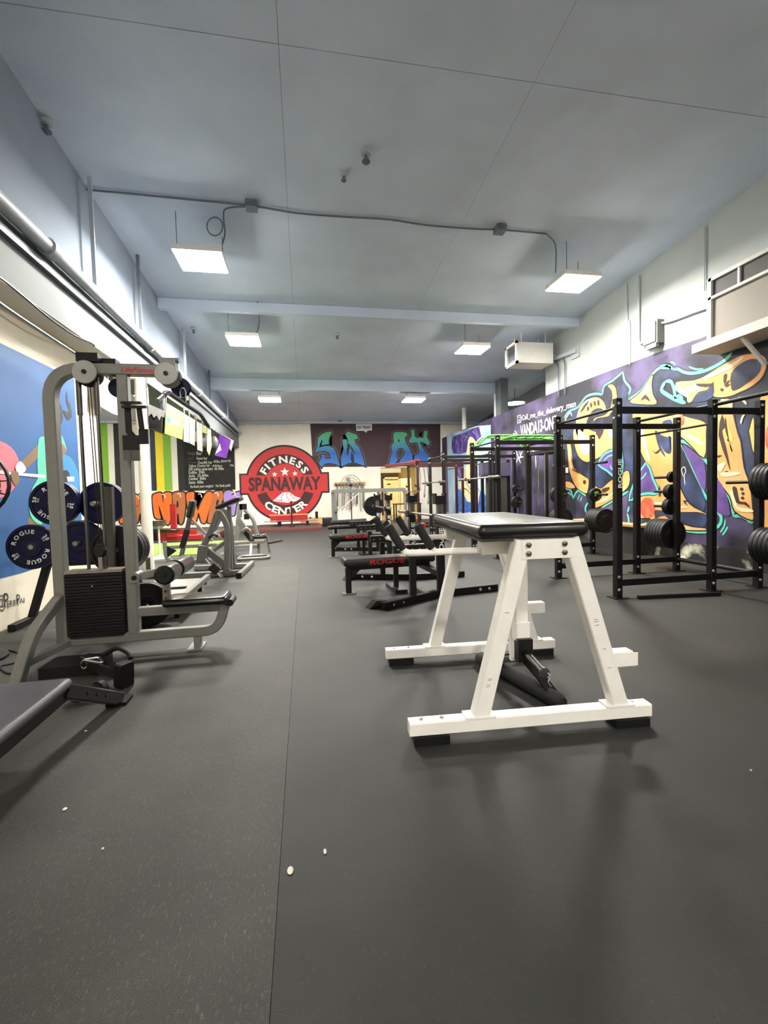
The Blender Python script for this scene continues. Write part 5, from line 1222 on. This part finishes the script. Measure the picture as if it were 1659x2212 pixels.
# black wheel plates leaning behind the stack
for k in range(3): plate((-2.26, 5.74+k*.075, .236), .235, .065, M_BLKRUB, ('front', 'middle', 'rear')[k]+' black plate standing on the floor behind the plate tree', 'black plates standing on the floor')
bx_ = Thing('olive_post_stand', 'dark olive post stand with black plates behind the weight stack', 'plate stand', (-1.75, 4.95, 0))
bx_.part('post', MB().rsweep([(-1.86, 4.62, .02), (-1.84, 4.62, 1.42)], .07, .07, N_Y, .005), mat('olive_post', (66, 66, 56), .5))
bx_.part('base', MB().bx(-2.1, -1.5, 4.55, 4.7, 0, .04), M_BLACK)
bx_.part('peg', MB().cyl((-1.83, 4.66, .8), (-1.83, 5.0, .8), .024, 10), M_STEEL)
for k in range(3): plate((-1.83, 4.72+k*.075, .8), .24, .065, M_BLKRUB, ('front', 'middle', 'rear')[k]+' big black plate on the olive stand between the silver uprights', 'black plates on the olive stand')
for k in range(2): plate((-1.6, 4.76+k*.06, .226), .225, .05, M_BLKRUB, ('front', 'rear')[k]+' black plate standing on the floor beside the middle silver upright', 'black plates right of the upright')
# fan at the left edge
ff = Thing('pedestal_fan', 'black wire pedestal fan cut off by the left edge of the picture', 'fan', (-2.73, 4.1, 0))
ff.part('base', MB().lathe([(.24, 0), (.24, .02), (.05, .05)], (-2.73, 4.1, 0), n=20), M_BLACK)
ff.part('pole', MB().cyl((-2.73, 4.1, .03), (-2.73, 4.1, 1.43), .022, 8), M_BLACK)
fan_head(ff, (-2.71, 4.07, 1.46), .31, (.35, -1, 0), M_BLACK)

# ------------------------------------------------------------------ black hip bench in the left foreground
hb = Thing('hip_bench', 'low black padded bench with splayed feet in the left foreground', 'bench', (-1.56, 1.95, 0))
hb.part('pad', MB().pad((-1.56, 1.92, .32), (.6, 1.38, .055), None, .03), mat('grey_pad', (66, 66, 70), .42, var=.15, scale=40, bump=.15, bscale=250))
hb.part('frame', MB().rsweep([(-1.31, 1.25, .26), (-1.31, 2.58, .26)], .05, .07, (1, 0, 0), .006).rsweep([(-1.81, 1.25, .26), (-1.81, 2.58, .26)], .05, .07, (1, 0, 0), .006), M_BLACK)
for y in (1.27, 2.56): hb.part('cross_tube', MB().rsweep([(-1.81, y, .26), (-1.31, y, .26)], .05, .07, N_Y, .006), M_BLACK)
M_GLOSS = mat('black_gloss', (18, 18, 19), .22, var=.1, coat=.4)
for x, s in ((-1.31, 1), (-1.81, -1)):
    for y, e in ((2.6, 1), (1.24, -1)):
        a = V((x, y-e*.02, .285)); c = V((x+s*.1, y+e*.4, .035))
        lg = hb.part('splayed_leg', MB().rsweep([a, c], .08, .08, (1, -s*.25*e, 0), .008), M_GLOSS)
        hb.part('foot_tip', MB().prism([c+V((-.06, -e*.03, -.033)), c+V((.06, -e*.03, -.033)), c+V((.06, e*.09, -.033)), c+V((-.06, e*.09, -.033))], (0, 0, .018)), M_BLACK, lg)
        b = MB()
        for k in range(3):
            p = a.lerp(c, .3+k*.17)+V((s*.041, 0, 0)); b.lathe([(.013, 0), (.013, .002)], p, (s, 0, 0), 10)
        hb.part('holes', b, P_BLK, lg, stuff=True)
# cable handles on the floor behind it
rhd = Thing('row_attachment', 'black row attachment with a square box end lying behind the low bench', 'cable attachment', (-1.4, 3.3, 0))
rhd.part('bar', MB().rsweep([(-1.62, 3.52, .13), (-1.27, 3.27, .09)], .08, .08, (0, 0, 1), .006), M_GLOSS)
rhd.part('box_end', MB().rsweep([(-1.3, 3.29, .09), (-1.24, 3.25, .085)], .17, .1, (0, 0, 1), .01), M_BLACK)
dh = Thing('d_handle', 'chrome triangle handle resting on the black row attachment', 'cable attachment', (-1.42, 3.33, .17))
dh.part('triangle', MB().tube(fillet([(-1.53, 3.3, .2), (-1.46, 3.36, .19), (-1.40, 3.27, .18), (-1.53, 3.3, .2)], .02), .009, 8), M_CHROME)
dh.part('grip', MB().tube(fillet([(-1.46, 3.42, .19), (-1.36, 3.42, .235), (-1.27, 3.36, .21), (-1.24, 3.32, .18)], .04), .016, 10), M_BLACK)
dh.part('link', MB().tube([(-1.53+.02*math.cos(a_), 3.3, .17+.028*math.sin(a_)) for a_ in [k*2*PI/12 for k in range(12)]], .005, 6, closed=True), M_CHROME)
sw = Thing('pulley_swivel', 'small black double pulley on the floor beside the low bench end', 'pulley', (-1.44, 3.1, 0))
sw.part('cheek', MB().lathe([(.01, -.02), (.05, -.02), (.055, 0), (.05, .02), (.01, .02)], (-1.49, 3.1, .056), (.3, 1, 0), 18), M_BLACK)
sw.part('cheek', MB().lathe([(.01, -.02), (.05, -.02), (.055, 0), (.05, .02), (.01, .02)], (-1.37, 3.14, .056), (.3, 1, 0), 18), M_BLACK)
sw.part('plate', MB().bar((-1.5, 3.08, .06), (-1.36, 3.12, .06), .02, .07), M_BLKRUB)
sw.part('pin', MB().cyl((-1.37, 3.08, .056), (-1.37, 3.19, .056), .014, 10), M_CHROME)
solo('rubber_block', MB().bx(-1.95, -1.55, 3.55, 3.8, 0, .08), M_BLKRUB, 'flat black rubber block on the floor under the silver base rail', 'block', loc=(-1.75, 3.68, 0))
solo('floor_cable', MB().tube(smooth_pts([at(-30, 1408, Z=.006), at(20, 1405, Z=.006), at(45, 1415, Z=.006), at(30, 1432, Z=.006), at(0, 1440, Z=.006), at(20, 1455, Z=.006), at(50, 1445, Z=.006)], 5), .007, 6), M_BLACK, 'black cable looped on the floor by the left wall', 'cable', loc=at(20, 1420, Z=.006))

# ------------------------------------------------------------------ steel deck machine behind the pulldown
dk = Thing('footplate_deck', 'low grey steel deck with a raised edge tube behind the pulldown seat', 'exercise machine', (-1.63, 5.6, 0))
dk.part('deck', MB().bx(-1.95, -1.34, 4.98, 6.15, .2, .225), mat('deck_steel', (150, 148, 142), .35, metal=.5, var=.1, scale=8))
dk.part('edge_tube', MB().rsweep([(-1.31, 4.93, .23), (-1.31, 6.2, .23)], .06, .07, (1, 0, 0), .006), M_SILV)
for y in (5.05, 6.1): dk.part('cross_tube', MB().rsweep([(-1.95, y, .17), (-1.31, y, .17)], .05, .05, N_Y, .005), M_BLACK)
for x, y in ((-1.9, 5.05), (-1.4, 5.05), (-1.9, 6.1), (-1.4, 6.1)): dk.part('leg', MB().rsweep([(x, y, 0), (x, y, .2)], .05, .05, N_Y, .005), M_BLACK)
dk.part('slot_rail', MB().bx(-1.85, -1.42, 5.5, 5.56, .23, .245).bx(-1.8, -1.74, 5.48, 5.58, .225, .235), M_BLACK)
dk.part('wheel', MB().lathe([(.01, -.03), (.08, -.03), (.085, 0), (.08, .03), (.01, .03)], (-1.24, 5.35, .086), (1, 0, 0), 20), M_BLKRUB)

# ------------------------------------------------------------------ chest supported row machine
cr = Thing('row_machine', 'silver row machine with bent arms and a tilted black chest pad', 'exercise machine', (-1.5, 7.6, 0))
S = lambda *pts, w=.075, h=.085, N=N_Y, r=.1: MB().rsweep(fillet([V(p) for p in pts], r, 4), w, h, N, .008)
cr.part('base_tube', S((-2.0, 7.45, .05), (-1.1, 7.45, .05)), M_SILV)
eb = cr.part('end_foot', S((-1.06, 7.22, .045), (-1.0, 8.5, .045), N=(1, 0, 0), h=.08), M_SILV)
cr.part('end_cap', MB().box((-1.061, 7.2, .045), (.08, .03, .085)), M_BLACK, eb)
cr.part('base_tube', S((-1.95, 8.2, .05), (-1.03, 8.2, .05)), M_SILV)
for y in (7.2, 7.9):
    k = y/7.2
    cr.part('bent_arm', S((-1.56*k+(.0 if y < 7.5 else .05), y, .55), (-1.42*k+.06*(k > 1), y, .82), (-1.33*k+.09*(k > 1), y, 1.1), (-1.2*k+.05*(k > 1), y, .85), (-1.235*k+.1*(k > 1), y, .12), w=.08, h=.085), M_SILV)
    cr.part('pivot', MB().cyl((-1.235*k+.1*(k > 1), y-.06, .14), (-1.235*k+.1*(k > 1), y+.06, .14), .05, 16), M_STEEL)
cr.part('chest_pad', MB().pad((-1.2, 7.5, 1.19), (.4, .55, .07), Matrix.Rotation(math.radians(-22), 3, 'Y'), .04), M_VINYL)
cr.part('pad_post', S((-1.24, 7.55, .1), (-1.22, 7.55, 1.13), w=.07, h=.07), M_SILV)
cr.part('lever', S((-1.6, 7.25, .52), (-1.25, 7.25, .2), w=.09, h=.1), M_SILV)
cr.part('lever_block', MB().box((-1.58, 7.15, .42), (.13, .1, .26), Matrix.Rotation(.15, 3, 'Y')), M_SILV)
cr.part('weight_horn', MB().cyl((-1.5, 7.05, .36), (-1.25, 6.85, .1), .024, 10), M_CHROME)
cr.part('horn_block', MB().box((-1.36, 6.92, .22), (.14, .1, .12), Matrix.Rotation(.8, 3, 'Y')), mat('horn_brown', (54, 40, 36), .5))
cr.part('strut', S((-1.52, 7.3, .66), (-1.26, 7.6, .8), w=.05, h=.05), M_SILV)
cr.part('strut', S((-1.66, 7.6, .3), (-1.3, 7.6, .55), w=.06, h=.06), M_SILV)
cr.part('grip_handle', MB().tube(fillet([(-1.56, 7.25, .6), (-1.4, 7.1, .72), (-1.32, 7.0, .7)], .05), .018, 8), M_BLACK)
# bench with an upright pad
ub = Thing('preacher_bench', 'grey machine with an upright black pad on a slanted post', 'exercise machine', (-2.4, 9.2, 0))
ub.part('post', S((-2.45, 9.2, .04), (-2.23, 9.2, .92), w=.07, h=.08), mat('post_grey', (88, 84, 80), .45))
ub.part('sleeve', S((-2.4, 9.2, .32), (-2.29, 9.2, .66), w=.09, h=.1), M_BLACK)
ub.part('upright_pad', MB().pad((-2.19, 9.17, 1.07), (.1, .3, .36), Matrix.Rotation(math.radians(14), 3, 'Y'), .045), M_VINYL)
ub.part('brace', S((-2.2, 9.2, .86), (-1.83, 9.2, .42), w=.05, h=.05), M_SILV)
ub.part('seat_rail', S((-2.75, 9.2, .33), (-1.75, 9.2, .34), w=.06, h=.07), M_SILV)
ub.part('end_post', S((-2.72, 9.2, .45), (-2.7, 9.2, .12), (-2.6, 9.2, .04), w=.07, h=.07, r=.1), M_SILV)
ub.part('black_gusset', MB().prism([(-2.67, 9.16, .36), (-2.5, 9.16, .26), (-2.67, 9.16, .14)], (0, .05, 0)), M_BLACK)
ub.part('base_tube', S((-2.7, 9.2, .035), (-1.8, 9.2, .035), w=.07, h=.06), M_SILV)
ub.part('base_tube', S((-1.8, 8.95, .035), (-1.8, 9.5, .035), N=(1, 0, 0), w=.07, h=.06), M_SILV)
ub.part('small_pad', MB().bx(-2.1, -1.95, 9.15, 9.3, .1, .29), M_BLACK)
# low long bench machine farther on
lbm = Thing('leg_machine', 'long low silver bench with a wide slanted channel and looped base', 'exercise machine', (-1.3, 9.6, 0))
lbm.part('bench', MB().bx(-1.66, -.9, 9.8, 10.15, .26, .31), mat('bench_olive', (122, 122, 108), .45))
lbm.part('base_loop', MB().tube(fillet([(-1.35, 9.1, .04), (-.82, 9.1, .04), (-.74, 9.3, .04), (-.82, 9.55, .04), (-1.35, 9.55, .04), (-1.35, 9.1, .04)], .12), .03, 10), M_SILV)
for x, y in ((-1.15, 9.5), (-1.02, 9.9), (-1.6, 9.9)): lbm.part('leg', S((x, y, .03), (x, y+.2*(y < 9.6), .27), w=.05, h=.06), M_SILV)
lbm.part('end_leg', S((-.92, 10, .42), (-.84, 10, .38), (-.8, 10, .03), w=.06, h=.05, r=.06), M_SILV)
lbm.part('channel', S((-1.44, 10, .8), (-1.16, 10, .34), w=.12, h=.12), M_SILV)
lbm.part('channel_dark', S((-1.3, 9.92, .52), (-1.14, 9.92, .3), w=.05, h=.1), M_BLACK)
lbm.part('hooked_arm', MB().tube(fillet([(-1.3, 9.7, .56), (-1.24, 9.7, .62), (-1.16, 9.7, .56), (-1.14, 9.7, .36)], .06), .03, 10), M_STEEL)
lbm.part('toe_bar', MB().cyl((-.8, 9.7, .27), (-.5, 9.72, .32), .02, 8), M_BLACK)
st_ = MB()
for k in range(6): st_.ball((-1.12+k*.05, 9.95, .42+.01*(k % 3)), .022, 8)
lbm.part('chrome_studs', st_, M_CHROME, stuff=True)
lbm.part('stud_plate', MB().bx(-1.15, -.84, 9.9, 10.05, .36, .4), M_BLACK)
bl = solo('medicine_ball', MB().ball((-1.79, 10.5, .47), .14, 20), mat('ball_red', (128, 28, 36), .45), 'dark red medicine ball between the silver machines', 'ball', loc=(-1.79, 10.5, .47))
solo('ball_stand', MB().lathe([(.16, 0), (.14, .02), (.03, .04), (.03, .28), (.09, .33)], (-1.79, 10.5, 0), n=16), M_SILV, 'small silver stand under the dark red ball', 'stand', loc=(-1.79, 10.5, 0))
# second row machine behind, only its hooks and arms show
rm = Thing('row_machine', 'far silver machine with lilac and black clamps behind the chest pad', 'exercise machine', (-1.6, 11.6, 0))
rm.part('post', S((-1.75, 11.6, 0), (-1.6, 11.6, 1.1), w=.1, h=.12), M_SILV)
rm.part('clamps', MB().bx(-1.62, -1.45, 11.55, 11.65, .95, 1.1).bx(-1.52, -1.4, 11.55, 11.65, .7, .84), M_BLACK)
rm.part('arm', MB().tube(fillet([(-1.5, 11.6, .95), (-1.3, 11.6, .7), (-1.22, 11.6, .3)], .1), .05, 10), M_SILV)
rm.part('base', MB().bx(-1.9, -1.2, 11.4, 11.8, 0, .06), M_SILV)

# ------------------------------------------------------------------ bowl stand, turf, red bench station
bw = Thing('bowl_stand', 'metal bowl on a thin white pole with a round foot, right of the column', 'stand', (-3.12, 10.2, 0))
bw.part('foot', MB().lathe([(.2, 0), (.19, .015), (.05, .05), (.02, .08)], (-3.12, 10.2, 0), n=24), M_WHITE)
bw.part('pole', MB().cyl((-3.12, 10.2, .06), (-3.12, 10.2, .66), .018, 10), M_WHITE)
bw.part('bowl', MB().lathe([(.05, .64), (.13, .7), (.16, .8), (.165, .82), (.15, .82), (.12, .72), (.0, .68)], (-3.12, 10.2, 0), n=24), M_STEEL)
solo('turf_mat', MB().bx(-5.2, -2.35, 10.45, 13.4, 0, .018), mat('turf', (120, 160, 62), .9, var=.2, scale=30, bump=.6, bscale=300), 'bright green turf mat on the floor behind the white column', 'mat', loc=(-3.8, 12, 0))
for k, (dx, c_, lab) in enumerate(((0, M_BLACK, 'short black bar on the floor beside the foot of the white column'), (.12, mat('dark_red', (54, 16, 20), .45), 'short dark red bar on the floor beside the foot of the white column'))):
    solo('floor_bar', MB().bar((-2.62+dx*.4, 7.78-dx, .03), (-2.15+dx, 7.6-dx*.6, .03), .05, .05), c_, lab, 'bar', loc=(-2.4, 7.7, 0))
rs = Thing('red_bench_station', 'red framed bench station with black pads against the end wall lettering', 'exercise bench', (-4.2, 14.6, 0))
rs.part('base_beam', MB().bx(-5.9, -3.35, 14.45, 14.6, .03, .3), M_RED)
rs.part('post', S((-4.02, 14.6, .02), (-4.02, 14.6, 1.1), w=.16, h=.16), M_RED)
rs.part('base_foot', MB().bx(-4.15, -3.1, 14.0, 14.15, .03, .15), M_RED)
rs.part('base_foot', MB().bar((-3.95, 14.5, .1), (-3.1, 14.1, .1), .12, .12), M_RED)
rs.part('silver_bar', MB().cyl((-5.9, 14.2, .5), (-4.3, 14.2, .5), .03, 10), M_SILV)
rs.part('bar_support', MB().bx(-5.3, -5.2, 14.2, 14.3, .02, .48).bx(-4.5, -4.42, 14.2, 14.3, .02, .48), M_BLACK)
rs.part('seat', MB().pad((-4.05, 13.7, .36), (.8, .4, .1), Matrix.Rotation(.06, 3, 'Y')), M_VINYL)
rs.part('seat_leg', MB().bx(-4.1, -4.0, 13.65, 13.75, 0, .32), M_RED)
solo('dark_mat', MB().bx(-5.2, -2.3, 14.7, 18.9, 0, .03), mat('mat_brown', (96, 88, 82), .8), 'large grey brown mat on the floor behind the red bench station', 'mat', loc=(-3.6, 17, 0))
# ------------------------------------------------------------------ things hung along the left beam
def hang(name, pts, th, m, lab, cat, group=None, extra=None, X=-2.7):
    P = [at(x, y, X=X) for x, y in pts]; c = sum(P, V((0, 0, 0)))/len(P)
    t = Thing(name, lab, cat, c, group=group)
    t.part('sheet' if cat != 'television' else 'case', MB().prism(P, (th, 0, 0)), m)
    tp = sorted(P, key=lambda p: -p.z)[:2]
    for p in tp:
        if p.z < 3.42: t.part('clip', MB().bx(p.x-.004, p.x+.012, p.y-.012, p.y+.012, p.z-.03, 3.42), M_STEEL)
    return t
tv = hang('television', [(320, 878), (359, 896), (357, 940), (322, 926)], .07, M_BLACK, 'black television hung under the beam beside the white column', 'television', X=-2.8)
tv.part('screen', MB().prism([at(x, y, X=-2.725) for x, y in ((322, 882), (357, 899), (355, 936), (324, 923))], (.003, 0, 0)), mat('tv_screen', (14, 14, 16), .12))
tv.part('mount', MB().bx(-2.85, -2.8, 9.8, 10.0, 2.9, 3.38), M_DARKP)
hang('ragged_banner', [(318, 872), (355, 888), (354, 902), (347, 899), (343, 908), (337, 897), (331, 903), (326, 893), (320, 899)], .01, mat('banner_grey', (96, 94, 92), .8), 'ragged dark grey banner hanging over the top of the television', 'banner', X=-2.68)
po = hang('poster', [(358, 870), (397, 893), (393, 950), (355, 937)], .012, mat('poster_yellow', (128, 134, 74), .5, var=.05), 'pale yellow poster with teal squares hung under the beam', 'poster')
for q, m_ in ((((362, 900), (368, 903), (368, 913), (361, 911)), mat('teal', (40, 140, 150), .6)), (((369.5, 903), (377, 907), (376.5, 916), (369.5, 914)), mat('teal_light', (110, 176, 178), .6)), (((379, 908), (386, 911), (385.5, 920), (378.5, 917)), mat('poster_tint', (206, 212, 170), .6))):
    po.part('printed_square', MB().prism([at(x, y, X=-2.687) for x, y in q], (.002, 0, 0)), m_)
for k, (q, lab) in enumerate((([(398, 894), (408, 900), (407, 957), (396, 953)], 'white paper sheet hanging next to the yellow poster'), ([(409, 900), (421, 908), (420, 963), (409, 957)], 'second white sheet right of the yellow poster'), ([(424, 910), (436, 916), (437, 976), (426, 972)], 'longest white sheet hanging over the chalkboard'), ([(437, 917), (446, 922), (446, 938), (437, 934)], 'small cream sheet right of the longest white sheet'))):
    hang('paper_sheet', q, .008, M_PAPER if k < 3 else mat('poster_yellow', (128, 134, 74), .5), lab, 'sheet', 'sheets hanging under the beam')
hang('wrapped_streamer', [(447, 925), (454, 929), (456, 962), (451, 984), (447, 975)], .02, mat('streamer', (190, 188, 150), .35), 'pale yellowish wrapped streamer hanging before the chalkboard', 'streamer')
for q, lab in (((444, 953, 9, 18), 'left grey balloon hanging before the chalkboard'), ((462, 955, 9, 15), 'right grey balloon hanging before the chalkboard')):
    p = at(q[0], q[1], Y=14.6 if 'left' in lab else 15.1); r = 9*.0155
    solo('grey_balloon', MB().ball(p, r, 16, (1, 1, 1.45)).cyl(p+V((0, 0, r*1.4)), (p.x, p.y, 3.4), .006, 5), mat('balloon_grey', (104, 104, 106), .35), lab, 'balloon', loc=p)
pv = [at(474, 937, Y=15.6), at(499, 951, Y=15.6), at(489, 990, Y=15.6), at(464, 984, Y=15.6)]
pf_ = Thing('purple_flag', 'purple flag with pale triangles hanging at the far end of the beam', 'flag', sum(pv, V((0, 0, 0)))/4)
pf_.part('cloth', MB().prism(pv, (0, .01, 0)), mat('flag_purple', (92, 30, 136), .5, var=.15))
pf_.part('print', MB().prism([at(x, y, Y=15.59) for x, y in ((475, 957), (478, 972), (465, 981))], (0, .004, 0)), mat('flag_pale', (196, 186, 210), .6))
pf_.part('rod', MB().cyl(pv[0], pv[3]-V((.05, 0, .05)), .015, 6), M_BLACK)
pf_.part('hanger', MB().cyl(pv[0], pv[0]+V((-.2, .0, .25)), .012, 6).cyl(pv[1], pv[1]+V((-.5, 0, .3)), .012, 6), M_STEEL)
gs = [at(497, 948, Y=15.7), at(505, 952, Y=15.7), at(499, 975, Y=15.7), at(494, 966, Y=15.7)]
solo('grey_sheet', MB().prism(gs, (0, .01, 0)).cyl(gs[0], (-2.73, gs[0].y, 3.42), .01, 6), mat('sheet_grey', (150, 150, 152), .5), 'grey translucent-looking sheet at the right side of the purple flag', 'sheet', loc=gs[0])
foil = MB()
for k in range(9):
    p = at(450+k*3.6, 918+k*2.6, Y=14.9); foil.box(p, (.08, .04, .05), Matrix.Rotation(k*.9, 3, 'Y'))
foil.cyl(at(448, 916, Y=14.9), at(482, 941, Y=14.9), .02, 8)
solo('foil_garland', foil, M_CHROME, 'silver foil garland along the beam between the lat bar and the purple flag', 'garland', loc=at(465, 930, Y=14.9))
sh = [(205, 797), (232, 820), (257, 842), (274, 860), (270, 903), (240, 893), (218, 880), (203, 868)]
hang('cloth_sheet', sh, .015, mat('cloth_pinkish', (232, 220, 216), .8), 'pinkish white cloth sagging under the beam behind the silver machine', 'cloth', X=-2.95)

# ------------------------------------------------------------------ chalk crumbs on the rubber floor
M_CRUMB = mat('chalk_crumb', (214, 210, 198), .9)
for px, py, a_, b_, lab in ((627, 1882, .011, .018, 'largest white chalk crumb on the floor, just right of the seam'), (702, 1841, .006, .013, 'thin white crumb up and right of the largest crumb'), (140, 1749, .009, .01, 'white crumb on the floor at lower left'), (185, 1580, .008, .005, 'white crumb on the floor right of the low black bench'), (222, 1835, .005, .005, 'tiny white crumb at the lower left of the floor'), (617, 1453, .008, .006, 'pale crumb lying on the left side of the floor seam'), (1622, 1665, .005, .005, 'tiny pale crumb near the right edge of the floor')):
    p = at(px, py, Z=0)
    solo('chalk_crumb', MB().ball((p.x, p.y, .0035), .004, 8, (a_/.004, b_/.004, .85)), M_CRUMB, lab, 'crumb', 'chalk crumbs on the floor', loc=p)
